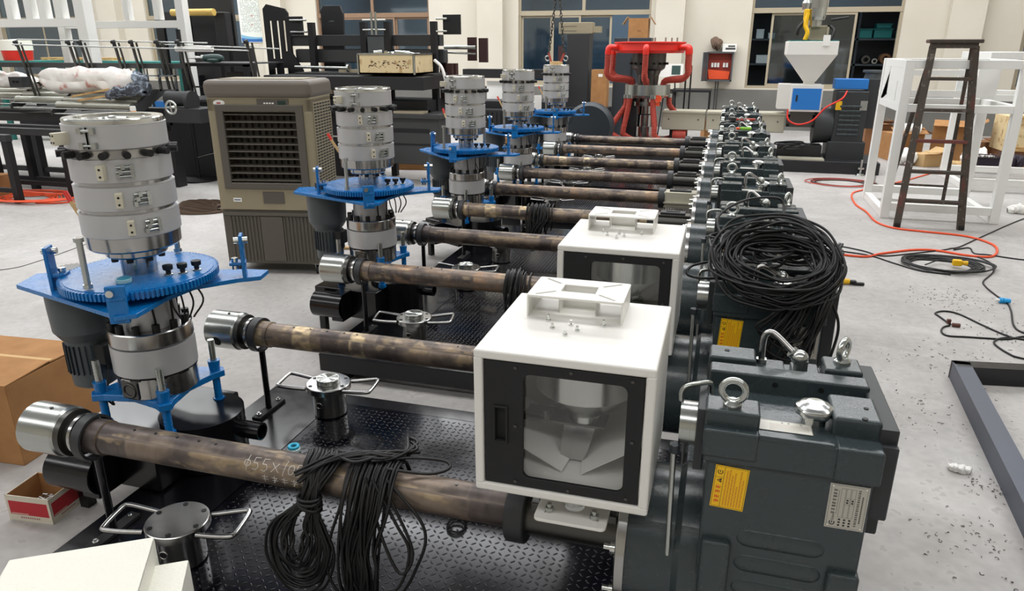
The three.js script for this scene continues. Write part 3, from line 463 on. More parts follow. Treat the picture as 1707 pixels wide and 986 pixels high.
  for (let k = 0; k < 16; k++) { const a = k / 16 * 2 * PI + 0.1; mesh('adjusting_bolt', [CY(0.0125, 0.0125, 0.032, 0.174, 1.386, 0, 'x', 12).rotateY(a)], M.rubber, br); }
  const tb = mesh('lip_heater_band', LA([[0.15, 1.402], [0.16, 1.402], [0.162, 1.405], [0.162, 1.478], [0.163, 1.481], [0.15, 1.481]], 56), M.band, t);
  mesh('band_clamp', [-1, 1].map(s => [CY(0.005, 0.005, 0.05, 0, 1.442 + s * 0.024, 0.17, 'x', 8), B(0.014, 0.02, 0.014, -0.02, 1.442 + s * 0.024, 0.168), B(0.014, 0.02, 0.014, 0.022, 1.442 + s * 0.024, 0.168), B(0.006, 0.07, 0.004, 0.0, 1.442, 0.164)]).flat().map(g => g.rotateY(0.23)), M.zinc, tb);
  mesh('terminal_block', [B(0.024, 0.04, 0.05, -0.01, 1.44, 0.185, 0.002).rotateY(-0.26)], M.ceramic, tb);
  mesh('terminal_hole_shade', [[-1, -1], [1, -1], [-1, 1], [1, 1]].map(([a, b]) => CY(0.0035, 0.0035, 0.002, -0.01 + a * 0.007, 1.44 + b * 0.011, 0.2105, 'z', 8).rotateY(-0.26)), M.rubber, tb);  // lip terminal holes are black dots too, shade put into colour
  mesh('die_lip', [LA([[0, 1.488], [0.05, 1.488], [0.052, 1.493], [0.11, 1.493], [0.112, 1.488], [0.118, 1.488], [0.12, 1.5], [0.155, 1.5], [0.158, 1.496], [0.158, 1.48], [0.1, 1.48]], 60)], M.chrome, t, { label: 'polished die lip' });
  // thermocouple leads
  mesh('thermocouple', [TU([[-0.155, 1.15, -0.06], [-0.22, 1.13, -0.1], [-0.25, 1.19, -0.12], [-0.265, 1.235, -0.13]], 0.006, 20, 7)], M.steelDark, t);
  const tc = mesh('thermocouple', rod([-0.15, 1.13, 0.06], [-0.205, 1.2, 0.05], 0.008), M.cardLight, t); mesh('plug', rod([-0.203, 1.197, 0.05], [-0.228, 1.232, 0.045], 0.009), M.red, tc);
  return t;
}
const dieLabels = [
  'nearest die head of stacked heater bands over a blue gear disc, beside the large carton',
  'second die head, its blue gear disc in front of the air cooler',
  'third die head in the row, first one clear of the air cooler on the right',
  'fourth die head, small in the distance between the third and the hoisted one',
  'farthest die head, hung from the chain hoist'];
const die = makeDie();
const dies = DZ.map((z, i) => { const d = i ? copy(die) : die; d.position.z = z; if (i === 4) d.position.x = -2.085; d.rotation.y = [0.0, -0.06, -0.5, -0.35, -0.3][i]; d.userData.label = dieLabels[i]; d.userData.group = 'die heads in the machine row'; return d; });

// ---- breaker pots with bent handles standing on the bases
function makePot(screen) {
  const t = thing('handled_pot', 'x', 'flanged pot');
  const y = 0.15, h = 0.15;
  const b = mesh('body', [LA([[0, 0], [0.068, 0], [0.072, 0.004], [0.072, h - 0.03], [0, h - 0.03]], 36, 0, y, 0), TO(0.013, 0.003, -0.02, y + 0.065, 0.07, 'z', 6, 16)], M.steel, t);
  mesh('drain_hole_shade', CY(0.0125, 0.0125, 0.004, -0.02, y + 0.065, 0.0695, 'z', 16), M.rubber, b);  // black disc as the shade of a drain hole that is not cut
  const f = mesh('flange', LA([[0, h - 0.03], [0.095, h - 0.03], [0.098, h - 0.027], [0.098, h - 0.003], [0.095, h], [0, h]], 44, 0, y, 0), M.steel, t);
  mesh('bolt_hole_shade', Array.from({ length: 6 }, (_, k) => CY(0.0085, 0.0085, 0.003, 0.081 * Math.cos(k * PI / 3 + 0.35), y + h, 0.081 * Math.sin(k * PI / 3 + 0.35), 'y', 14)), M.rubber, f);  // bolt holes drawn as black discs, their shade painted on the flange
  if (screen) mesh('screen_plug', [LA([[0, h], [0.05, h], [0.052, h + 0.002], [0.052, h + 0.022], [0.05, h + 0.024], ...[0.044, 0.038, 0.032, 0.026, 0.02, 0.014, 0.008].flatMap(r => [[r + 0.002, h + 0.024], [r, h + 0.0215]]), [0, h + 0.022]], 36, 0, y, 0)], M.zinc, f);
  for (const s of [1, -1]) mesh('handle', TU([[0.088, 0, 0.052], [0.15, 0.006, 0.062], [0.2, 0.012, 0.066], [0.213, 0.013, 0.056], [0.216, 0.013, 0], [0.213, 0.013, -0.056], [0.2, 0.012, -0.066], [0.15, 0.006, -0.062], [0.088, 0, -0.052]].map(([a, b2, c]) => [s * a, y + h - 0.015 + b2, s * c]), 0.0085, 60, 10), M.steel, t);
  return t;
}
{
  const plain = makePot(false), scr = makePot(true); let f1 = true, f2 = true;
  const where = ['nearest pot with a plain round lid, in front of the nearest extruder', 'handled pot with a grooved screen plug between the two nearest barrels', 'handled pot with a grooved plug on the second base, between second and third barrels', 'handled pot on the second base, left of the second white hopper', 'handled pot on the middle base under the fifth barrel', 'handled pot on the middle base under the sixth barrel', 'handled pot on the second farthest base, nearer of its two', 'handled pot on the second farthest base, farther of its two', 'handled pot on the farthest base, nearer of its two', 'handled pot on the farthest base, farther of its two'];
  BZ.forEach((z, i) => { let p; if (i === 0) { p = plain; } else { p = f2 ? scr : copy(scr); f2 = false; } p.position.set(i % 2 ? -1.6 : -1.56, 0, z + (i % 2 ? -0.06 : 0.045)); p.rotation.y = i % 2 ? 0.12 : 0.2; p.userData.label = where[i]; p.userData.group = 'handled pots on the machine bases'; });
}
// ---------------------------------------------------------------- white hopper boxes on the two nearest extruders
function makeHopper() {
  const t = thing('hopper_box', 'x', 'hopper');            // local: x centred, z = 0 on the barrel axis
  const w = 0.404, y0 = 0.732, y1 = 1.093, d = 0.405, zf = d / 2, th = 0.022;
  mesh('casing', [
    B(w, th, d, 0, y1 - th / 2, 0, 0.006), B(w, th, d, 0, y0 + th / 2, 0, 0.006), B(th, y1 - y0 - 2 * th + 0.008, d, -w / 2 + th / 2, (y0 + y1) / 2, 0, 0.005), B(th, y1 - y0 - 2 * th + 0.008, d, w / 2 - th / 2, (y0 + y1) / 2, 0, 0.005),
    B(w - 2 * th, y1 - y0 - 2 * th, 0.012, 0, (y0 + y1) / 2, -zf + 0.006),
  ], M.white, t);
  // dark door with a rounded window
  const dw = w - 2 * th - 0.006, dh = y1 - y0 - 2 * th - 0.006, dc = (y0 + y1) / 2;
  const door = mesh('door', EX(rectP(dw, dh), 0.008, 0.001, [roundRect(0.232, 0.265, 0.018, 5, 0.028, 0), rectP(0.026, 0.086, -0.14, 0)]).translate(0, dc, zf - 0.014), M.blackFlat, t, { label: 'dark door with a clear window' });
  mesh('window_pane', B(0.245, 0.278, 0.003, 0.028, dc, zf - 0.0175), M.glass, door);
  mesh('latch', [B(0.034, 0.094, 0.01, -0.14, dc, zf - 0.022), EX(rectP(0.034, 0.094, -0.14, dc), 0.004, 0.0005, [rectP(0.026, 0.086, -0.14, dc)]).translate(0, 0, zf - 0.0055)], M.rubberMatt, door);
  for (const [x, y] of [[-0.105, 0.145], [0.02, 0.148], [0.152, 0.145], [-0.105, -0.145], [0.02, -0.148], [0.152, -0.145], [0.158, 0.0], [-0.105, 0]]) mesh('screw', CY(0.004, 0.004, 0.003, x, dc + y, zf - 0.0045, 'z', 10), M.steelDark, door);
  // steel hopper seen through the window
  const hp = mesh('inner_hopper', [LA([[0.118, y1 - 0.022], [0.118, y1 - 0.135], [0.04, y1 - 0.205], [0.04, y1 - 0.222], [0.037, y1 - 0.222], [0.037, y1 - 0.202], [0.115, y1 - 0.133], [0.115, y1 - 0.022], [0.118, y1 - 0.022]], 48, 0.026, 0, 0.035)], M.zinc, t, { label: 'spun steel inner hopper' });
  mesh('slide_gate', [B(0.2, 0.006, 0.07, -0.02, y1 - 0.226, 0.04), B(0.01, 0.02, 0.03, -0.06, y1 - 0.217, 0.06), CY(0.004, 0.004, 0.06, -0.1, y1 - 0.22, 0.06, 'x', 8), CY(0.006, 0.006, 0.02, -0.065, y1 - 0.21, 0.07, 'y', 8)], M.steelDark, hp);
  mesh('chute', EX([[-0.032, 0], [0.045, 0], [0.02, -0.1], [-0.04, -0.1]], 0.05, 0.001).translate(0.012, y1 - 0.23, 0.01), M.steel, hp);
  mesh('deflector', [bar([-0.17, y0 + 0.1, 0.0], [0.0, y0 + 0.03, 0.02], 0.2, 0.002), bar([0.18, y0 + 0.13, -0.02], [0.02, y0 + 0.03, 0.0], 0.24, 0.002)], M.white, t);
  // neck below and its mounting plate
  mesh('neck', [CY(0.03, 0.03, 0.06, 0.02, y0 - 0.03, 0.1, 'y', 24)], M.clearFilm, t, { label: 'clear plastic neck' });
  mesh('mounting_plate', EX(roundRect(0.172, 0.15, 0.012, 4), 0.006, 0.001, [circ(0.026, 20), [[-0.07, -0.045], [-0.064, -0.05], [-0.04, -0.028], [-0.046, -0.022]], [[0.07, -0.045], [0.064, -0.05], [0.04, -0.028], [0.046, -0.022]], [[0.07, 0.045], [0.064, 0.05], [0.04, 0.028], [0.046, 0.022]]].map(h => h)).rotateX(-PI / 2).translate(0.02, y0 - 0.08, 0.1), M.white, t);
  mesh('mounting_foot', [BB(-0.04, 0.08, 0.606, y0 - 0.08, -0.035, 0.055), CY(0.006, 0.006, 0.03, -0.035, y0 - 0.066, 0.14), HEX(0.011, 0.01, -0.035, y0 - 0.066, 0.14), CY(0.006, 0.006, 0.03, 0.075, y0 - 0.066, 0.14), HEX(0.011, 0.01, 0.075, y0 - 0.066, 0.14)], M.zinc, t);
  // raised bracket on the lid with a square opening and four slots
  const bx = -0.022, bz = -0.105, bw = 0.236, bd = 0.15, bh = 0.052;
  const slot = (sx, sz) => [[sx * 0.05, sz * 0.034], [sx * 0.057, sz * 0.028], [sx * 0.102, sz * 0.062], [sx * 0.095, sz * 0.068]];
  mesh('lid_bracket', [EX(roundRect(bw, bd, 0.006, 3), 0.004, 0.001, [rectP(0.088, 0.056), slot(1, 1), slot(-1, 1), slot(1, -1), slot(-1, -1)].map((h, i) => h)).rotateX(-PI / 2).translate(bx, y1 + bh, bz), B(0.004, bh, bd, bx - bw / 2 + 0.002, y1 + bh / 2, bz), B(0.004, bh, bd, bx + bw / 2 - 0.002, y1 + bh / 2, bz), B(0.003, bh, 0.06, bx - 0.046, y1 + bh / 2, bz), B(0.003, bh, 0.06, bx + 0.046, y1 + bh / 2, bz), B(0.095, bh, 0.003, bx, y1 + bh / 2, bz - 0.03)], M.white, t);
  [[-0.08, 0.0], [0.055, 0.0], [-0.06, 0.045], [0.0, 0.045], [-0.022, 0.012], [-0.022, 0.078]].forEach(([x, z], i) => mesh('lid_screw', [CY(0.006, 0.006, 0.004, x, y1 + 0.002, z - 0.01, 'y', 12), CY(0.0035, 0.0035, i < 2 ? 0.02 : 0.012, x, y1 + 0.007, z - 0.01, 'y', 8)], M.chrome, t));
  return t;
}
{
  const h1 = makeHopper(); h1.position.set(-0.287, 0, BZ[0] + 0.02); tag(h1, 'nearest white hopper box with a dark windowed door, on the nearest extruder', 'hopper', 'white hopper boxes');
  const h2 = copy(h1); h2.position.set(-0.30, 0, BZ[1] + 0.02); tag(h2, 'second white hopper box, partly hidden behind the nearest one', 'hopper', 'white hopper boxes');
}

// ---------------------------------------------------------------- hanks of black cable
function hank(label, cx, by, bz, r, spread, drop, n, s, group) {   // loops hung over a horizontal barrel along x
  seed = s; const t = thing('cable_hank', label, 'cable', [cx, 0, bz], 0, group);
  for (let k = 0; k < n; k++) {
    const o = rr(-spread, spread), o2 = o * 0.6 + rr(-0.02, 0.02), w = rr(0.025, 0.06), R = r + 0.006 + rr(0, 0.018), D = drop * rr(0.8, 1), back = rr(0.06, 0.26), zf = R + rr(0.0, 0.03), lean = rr(-0.02, 0.03);
    mesh('cable', TU([
      [o2 - w * 0.6, by - back, -R - 0.01], [o - 0.01, by - 0.02, -R - 0.004], [o - 0.008, by + R * 0.75, -R * 0.62], [o, by + R, 0], [o + 0.004, by + R * 0.72, R * 0.72], [o + 0.0, by - 0.02, zf], [o2 - w * 0.4, by - D * 0.45, zf + 0.012], [o2 - w + lean, by - D * 0.86, zf + 0.015], [o2 - w * 0.3 + lean, by - D, zf + 0.02], [o2 + w * 0.6 + lean, by - D * 0.88, zf + 0.02], [o2 + w * 0.7, by - D * 0.45, zf + 0.014], [o + 0.03, by - 0.02, zf], [o + 0.028, by + R * 0.74, R * 0.7], [o + 0.024, by + R, 0], [o + 0.02, by + R * 0.7, -R * 0.7], [o2 + w * 0.5, by - back * 0.8, -R - 0.012]], 0.0048, 90, 6), M.rubber, t);
  }
  return t;
}
{
  // the two hanks on the nearest barrel: one tied into a drop, one hanging straight
  const G = 'cable hanks on the barrels';
  seed = 11; const h1 = thing('cable_hank', 'hank of black cable on the nearest barrel, tied into a drop shape', 'cable', [-1.04, 0, BZ[0]], 0, G);
  for (let k = 0; k < 22; k++) { const q = k / 21, w = 0.02 + 0.085 * Math.pow(q, 0.8), bot = 0.185 + 0.12 * (1 - q) + rr(0, 0.02), o = rr(-0.045, 0.05), tx = rr(-0.014, 0.014), tz = 0.075 + rr(0, 0.018), R = 0.058 + rr(0, 0.016), e = rr(-0.012, 0.012), bx = -0.04 + rr(-0.01, 0.01);
    mesh('cable', TU([[o - 0.03, BY - rr(0.0, 0.05), -R - 0.01], [o - 0.02, BY + R * 0.8, -R * 0.6], [o, BY + R + 0.004, 0], [o * 0.8, BY + R * 0.72, R * 0.72], [tx - 0.01, BY - 0.02, tz], [bx - w * 0.75, BY - 0.12, tz + 0.01], [bx - w + e, (BY + bot) / 2 - 0.06, tz + 0.02], [bx - w * 0.55, bot + 0.025, tz + 0.03 + e], [bx + e, bot, tz + 0.03], [bx + w * 0.7, bot + 0.035, tz + 0.028], [bx + w + e, (BY + bot) / 2 - 0.03, tz + 0.02], [bx + w * 0.7 + 0.01, BY - 0.11, tz + 0.012], [tx + 0.012, BY - 0.02, tz + 0.004], [o * 0.7 + 0.03, BY + R * 0.72, R * 0.75], [o * 0.8 + 0.04, BY + R + 0.004, 0], [o + 0.05, BY + R * 0.7, -R * 0.7], [o + 0.06, BY - rr(0, 0.04), -R - 0.012]], 0.0045, 110, 6), M.rubber, h1); }
  for (let k = 0; k < 5; k++) mesh('tie', new THREE.TorusGeometry(0.034, 0.0045, 6, 22).scale(1, 0.8, 1).rotateX(PI / 2 + rr(-0.25, 0.25)).rotateZ(rr(-0.25, 0.15)).translate(0.0, BY - 0.018 - k * 0.008, 0.085), M.rubber, h1);
  seed = 23; const h2 = thing('cable_hank', 'wider straight hank of black cable over the nearest barrel, right of the tied one', 'cable', [-0.87, 0, BZ[0]], 0, G);
  for (let k = 0; k < 26; k++) { const o = rr(-0.075, 0.06), bot = 0.165 + rr(0, 0.06), R = 0.058 + rr(0, 0.02), z = R + rr(0, 0.03), sp = o * 0.75 - 0.02, w = rr(0.012, 0.035), e = rr(-0.012, 0.012);
    mesh('cable', TU([[o - 0.02, BY - rr(0, 0.05), -R - 0.012], [o - 0.01, BY + R * 0.75, -R * 0.65], [o, BY + R + 0.006, 0], [o, BY + R * 0.72, R * 0.72], [o - 0.004, BY - 0.02, z], [sp - w + e, BY - 0.15, z + 0.01], [sp - w + e * 2, bot + 0.08, z + 0.02], [sp - w * 0.4, bot + 0.012, z + 0.024], [sp + w * 0.6, bot + 0.02, z + 0.024], [sp + w + e, bot + 0.1, z + 0.018], [sp + w, BY - 0.14, z + 0.008], [o + 0.02, BY - 0.02, z], [o + 0.022, BY + R * 0.72, R * 0.72], [o + 0.02, BY + R + 0.006, 0], [o + 0.018, BY + R * 0.7, -R * 0.7], [o + 0.02, BY - rr(0, 0.05), -R - 0.012]], 0.0045, 96, 6), M.rubber, h2); }
  for (let k = 0; k < 9; k++) mesh('cross_strand', TU([[-0.2 + rr(-0.02, 0.02), BY + 0.03 + rr(-0.02, 0.02), 0.06 + rr(0, 0.02)], [-0.13, BY + 0.075 + rr(0, 0.012), 0.035 + rr(-0.02, 0.02)], [-0.04, BY + 0.09 + rr(0, 0.012), 0.02 + rr(-0.03, 0.02)], [0.04, BY + 0.09 + rr(0, 0.012), -0.01 + rr(-0.03, 0.02)], [0.08 + rr(-0.02, 0.03), BY + 0.075 + rr(0, 0.03), -0.06 + rr(-0.03, 0.02)], [0.05, BY + 0.06 + rr(0, 0.05), -0.12]], 0.0045, 50, 6), M.rubber, h2);
  for (const p of [[[0.0, BY + 0.09, 0.02], [0.1, BY + 0.088, -0.03], [0.19, BY + 0.075, -0.06], [0.21, BY + 0.066, -0.04], [0.16, BY + 0.062, -0.005], [0.05, BY + 0.08, 0.03]], [[0.02, BY + 0.06, 0.06], [0.1, BY - 0.05, 0.09], [0.14, BY - 0.13, 0.1], [0.11, BY - 0.24, 0.12], [0.03, BY - 0.3, 0.12]], [[0.06, BY + 0.06, 0.05], [0.18, BY - 0.06, 0.08], [0.15, BY - 0.2, 0.1], [0.08, BY - 0.33, 0.12]], [[0.0, BY + 0.06, 0.06], [0.06, BY - 0.1, 0.1], [0.12, BY - 0.19, 0.12], [0.15, BY - 0.12, 0.1], [0.07, BY + 0.03, 0.07]]]) mesh('loose_strand', TU(p, 0.0045, 50, 6), M.rubber, h2);
  hank('cable hank over the third barrel, left of the nearest hopper', -0.97, BY, BZ[2], 0.0525, 0.06, 0.3, 14, 37, 'cable hanks on the barrels');
  hank('small cable hank over the fifth barrel, behind the second hopper', -1.28, BY, BZ[4], 0.0525, 0.09, 0.27, 14, 53, 'cable hanks on the barrels');
  // the heap thrown over the second gearbox
  seed = 91; const hp = thing('cable_heap', 'large tangled heap of black cable over the second gearbox', 'cable', [0.2, 0, BZ[1]]);
  for (let k = 0; k < 26; k++) {                     // the main ring, leaning over the front top edge
    const R = rr(0.125, 0.2), sq = rr(0.7, 0.95), ox = rr(-0.025, 0.025), tilt = rr(0.35, 0.8), lift = k / 26 * 0.05, ph = rr(0, 6), pts = [];
    for (let i = 0; i < 14; i++) { const a = i / 14 * 2 * PI + ph, x = ox + R * Math.cos(a) * (1 + rr(-0.07, 0.07)), d = R * sq * Math.sin(a) * (1 + rr(-0.07, 0.07)); let z = 0.16 + d * Math.cos(tilt), y = 1.05 + lift - d * Math.sin(tilt); if (z < 0.225 && y < 1.01) y = 1.01 + rr(0, 0.02); if (y < 1.0 && z < 0.226) z = 0.226 + rr(0, 0.01); pts.push([x, y + rr(-0.006, 0.006), z]); }
    mesh('cable', TU(pts, 0.0046, 84, 6, true), M.rubber, hp);
  }
  for (let k = 0; k < 22; k++) {                     // tangle on the top behind the ring
    const pts = [], n = 8, cx = rr(-0.14, 0.1), cz = rr(-0.16, 0.05), r1 = rr(0.06, 0.15), r2 = rr(0.05, 0.13), ph = rr(0, 6), y = 1.012 + k / 22 * 0.08;
    for (let i = 0; i < n; i++) { const a = i / n * 2 * PI + ph; pts.push([cx + r1 * Math.cos(a) * rr(0.8, 1.2), y + rr(0, 0.025), cz + r2 * Math.sin(a) * rr(0.8, 1.2)]); }
    mesh('cable', TU(pts, 0.0046, 60, 6, true), M.rubber, hp);
  }
  for (let k = 0; k < 14; k++) {                     // strands gathered at the right end, sagging down the front
    const x0 = rr(-0.16, 0.06), D = rr(0.04, 0.2), z = 0.232 + rr(0, 0.025);
    mesh('cable', TU([[0.2 + rr(-0.02, 0.02), 1.06 + rr(0, 0.05), 0.0 + rr(-0.03, 0.03)], [0.15 + rr(-0.03, 0.02), 1.03 + rr(0, 0.05), 0.19], [0.08 + x0 * 0.5, 0.95 - D * 0.3, z], [x0 * 0.5 + 0.03, 0.93 - D, z + 0.01], [0.1 + rr(-0.02, 0.03), 0.9 - D, z + 0.01], [0.15 + rr(-0.02, 0.02), 0.98, z], [0.19 + rr(-0.02, 0.02), 1.05, 0.12]], 0.0046, 64, 6), M.rubber, hp);
  }
  mesh('loose_loop', [TU([[-0.19, 1.03, 0.05], [-0.26, 1.02, 0.1], [-0.27, 1.0, 0.14], [-0.2, 1.0, 0.16], [-0.05, 1.02, 0.14]], 0.0048, 50, 6), TU([[-0.14, 1.04, -0.05], [-0.19, 1.12, -0.2], [-0.1, 1.17, -0.32], [0.03, 1.17, -0.4], [0.05, 1.12, -0.35], [0.03, 1.05, -0.15]], 0.0048, 60, 6), TU([[0.16, 1.0, 0.2], [0.2, 0.9, 0.235], [0.185, 0.75, 0.24], [0.19, 0.6, 0.245], [0.2, 0.45, 0.25]], 0.0048, 50, 6), TU([[0.05, 1.04, -0.05], [0.08, 1.09, -0.25], [0.0, 1.1, -0.36], [-0.08, 1.08, -0.28], [-0.02, 1.05, -0.1]], 0.0048, 50, 6)], M.rubber, hp);
  // tools on the far gearboxes
  const hm = thing('hammer', 'hammer with an orange handle lying on the eighth gearbox', 'hammer', [0.2, 1.005, BZ[7] - 0.02], 0.2);
  mesh('handle', CY(0.014, 0.012, 0.2, 0.0, 0.014, 0, 'x', 12), M.hoseRed, hm); mesh('head', B(0.05, 0.04, 0.1, -0.12, 0.02, 0, 0.006), M.steelDark, hm);
  const sd = thing('screwdriver', 'screwdriver with a green and orange grip on the seventh gearbox', 'screwdriver', [0.19, 1.005, BZ[6] + 0.02], 0.15);
  mesh('grip', LA([[0, -0.05], [0.012, -0.048], [0.016, -0.03], [0.013, 0.0], [0.016, 0.03], [0.012, 0.05], [0, 0.052]], 12, 0, 0.017, 0, 'x'), M.lime, sd); mesh('collar', CY(0.01, 0.012, 0.03, -0.065, 0.017, 0, 'x', 10), M.orange, sd); mesh('shaft', CY(0.004, 0.004, 0.14, -0.14, 0.017, 0, 'x', 8), M.steel, sd);
  const ru = mesh('ruler', B(0.035, 0.002, 0.34, 0, 0.001, 0), M.zinc); ru.position.set(0.335, 1.003, BZ[6] + 0.0); ru.rotation.y = -0.06; tag(ru, 'steel ruler lying across the ninth gearbox top', 'ruler');
  ru.userData.label = 'long pale steel ruler lying across the tops of the far gearboxes';
}
// ---------------------------------------------------------------- small things near the camera
{
  // white cabinet cut by the lower left corner
  const c = thing('white_cabinet', 'textured white steel cabinet cut off by the lower left corner', 'cabinet', [-1.432, 0, -1.127], 0.551);
  mesh('body', BB(-0.162, 0.162, 0.02, 0.55, 0, 0.42, 0.004), M.whiteTex, c);
  mesh('lower_housing', BB(0.155, 0.24, 0.02, 0.49, 0.035, 0.34, 0.004), M.whiteTex, c);
  mesh('foot', [BB(-0.15, -0.11, 0, 0.03, 0.03, 0.07), BB(0.11, 0.15, 0, 0.03, 0.03, 0.07), BB(-0.15, -0.11, 0, 0.03, 0.35, 0.39), BB(0.11, 0.15, 0, 0.03, 0.35, 0.39)], M.rubber, c);
  // open carton of bolts
  const k = thing('small_carton', 'small open carton with a red band, bolts inside', 'carton', [-2.42, 0, -1.8], 0.1);
  const w = 0.19, h = 0.11, d = 0.16, t = 0.004, cm = S(0xcfc7b6, 0.85), rm = S(0xb53036, 0.7);
  mesh('wall', BB(-w / 2, w / 2, 0, h, d / 2 - t, d / 2), cm, k); mesh('wall', BB(-w / 2, w / 2, 0, h * 0.97, -d / 2, -d / 2 + t), M.card, k); mesh('wall', BB(-w / 2, -w / 2 + t, 0, h, -d / 2, d / 2), cm, k); mesh('wall', BB(w / 2 - t, w / 2, 0, h * 0.98, -d / 2, d / 2), cm, k);
  mesh('bottom', BB(-w / 2, w / 2, 0, t, -d / 2, d / 2), M.card, k); mesh('liner', [BB(-w / 2 + t, w / 2 - t, 0.01, h * 0.98, d / 2 - t - 0.001, d / 2 - t), BB(-w / 2 + t, -w / 2 + t + 0.001, 0.01, h * 0.98, -d / 2 + t, d / 2 - t), BB(w / 2 - t - 0.001, w / 2 - t, 0.01, h * 0.96, -d / 2 + t, d / 2 - t)], M.card, k);
  const printTex = canvasTex(256, 140, (c2, W, H) => { c2.fillStyle = '#cfc7b6'; c2.fillRect(0, 0, W, H); c2.fillStyle = '#b22c34'; c2.fillRect(14, 28, W - 28, 76); c2.fillStyle = '#cfc7b6'; c2.fillRect(20, 96, 100, 4); c2.fillStyle = '#9a6a66'; for (let i = 0; i < 9; i++) c2.fillRect(70 + i * 13, 114, 9, 9); });
  const pm = S(0xffffff, 0.8, 0, { map: printTex });
  mesh('front_print', P(w, h).translate(0, h / 2, d / 2 + 0.001), pm, k, { keepUV: true }); mesh('side_print', P(d, h).rotateY(-PI / 2).translate(-w / 2 - 0.001, h / 2, 0), pm, k, { keepUV: true }); mesh('side_print', P(d, h).rotateY(PI / 2).translate(w / 2 + 0.001, h / 2, 0), pm, k, { keepUV: true });
  seed = 5; const bolts = []; for (let i = 0; i < 46; i++) { const x = rr(-0.07, 0.07), z = rr(-0.055, 0.055), y = 0.012 + rr(0, 0.022); bolts.push(put(CY(0.004, 0.004, 0.035, 0, 0, 0, 'x', 6), x, y, z, 0, rr(0, 6), rr(-0.4, 0.4)), HEX(0.008, 0.006, x + rr(-0.015, 0.015), y, z + rr(-0.015, 0.015))); }
  const bo = mesh('bolts', bolts, M.steel); bo.position.set(-2.42, 0, -1.8); bo.rotation.y = 0.1; bo.userData = { kind: 'stuff', label: 'loose steel bolts lying in the small carton', category: 'bolts' };
  // large carton behind the nearest head
  const g = thing('large_carton', 'large brown carton with taped top behind the nearest chrome head', 'carton', [-3.0, 0, -2.2], 0.08);
  mesh('body', [BB(-0.32, 0.2, 0, 0.38, -0.27, 0.2, 0.004)], M.card, g);
  mesh('flap', put(B(0.52, 0.005, 0.24, 0, 0, 0), -0.06, 0.387, 0.08, 0.05), M.card, g); mesh('flap', put(B(0.52, 0.005, 0.23, 0, 0, 0), -0.06, 0.385, -0.155, -0.03), M.card, g);
  mesh('tape', B(0.51, 0.002, 0.05, -0.06, 0.392, -0.04), M.cardLight, g);
  mesh('label', put(B(0.06, 0.001, 0.04, 0, 0, 0), -0.1, 0.3935, 0.07, 0.05, 0.3), M.paper, g);
  // blue plug on the base
  const bp = thing('hose_plug', 'small bright blue ring fitting on the tread plate by the pot', 'fitting', [-1.58, 0.147, -2.24]);
  mesh('cap', [TO(0.018, 0.007, 0, 0.022, 0, 'y', 8, 20)], S(0x2aa7c9, 0.4), bp); mesh('collar', LA([[0.014, 0], [0.026, 0], [0.026, 0.012], [0.02, 0.018], [0.014, 0.018]], 20), S(0xb9d4d6, 0.3), bp);
  const cr = mesh('coiled_strip', [0, 1, 2].map(q => new THREE.TorusGeometry(0.035 - q * 0.006, 0.004, 6, 20).rotateX(PI / 2 - 0.6 + q * 0.4).translate(0, 0.03 + q * 0.004, 0)), M.plastic); cr.position.set(-0.78, 0.15, -2.0); tag(cr, 'small coil of clear plastic strip on the tread plate by the hopper', 'strip');
  const wsh = mesh('washer', TO(0.009, 0.003, 0, 0.003, 0, 'y', 6, 18), M.zinc); wsh.position.set(-1.62, 0.147, -1.67); tag(wsh, 'small steel washer lying on the black deck near the pot', 'washer');
  // blue cap resting on the nearest gear disc
  const bc = thing('plug_cap', 'pale blue cap resting on the nearest blue gear disc', 'cap', [-1.968, 0.9425, -1.925]);
  mesh('rim', LA([[0, 0], [0.024, 0], [0.026, 0.004], [0.026, 0.014], [0.022, 0.016], [0, 0.016]], 24), S(0x9cc7cf, 0.35), bc); mesh('top', CY(0.022, 0.022, 0.003, 0, 0.0165, 0, 'y', 24), S(0x2f93b5, 0.4), bc);
}

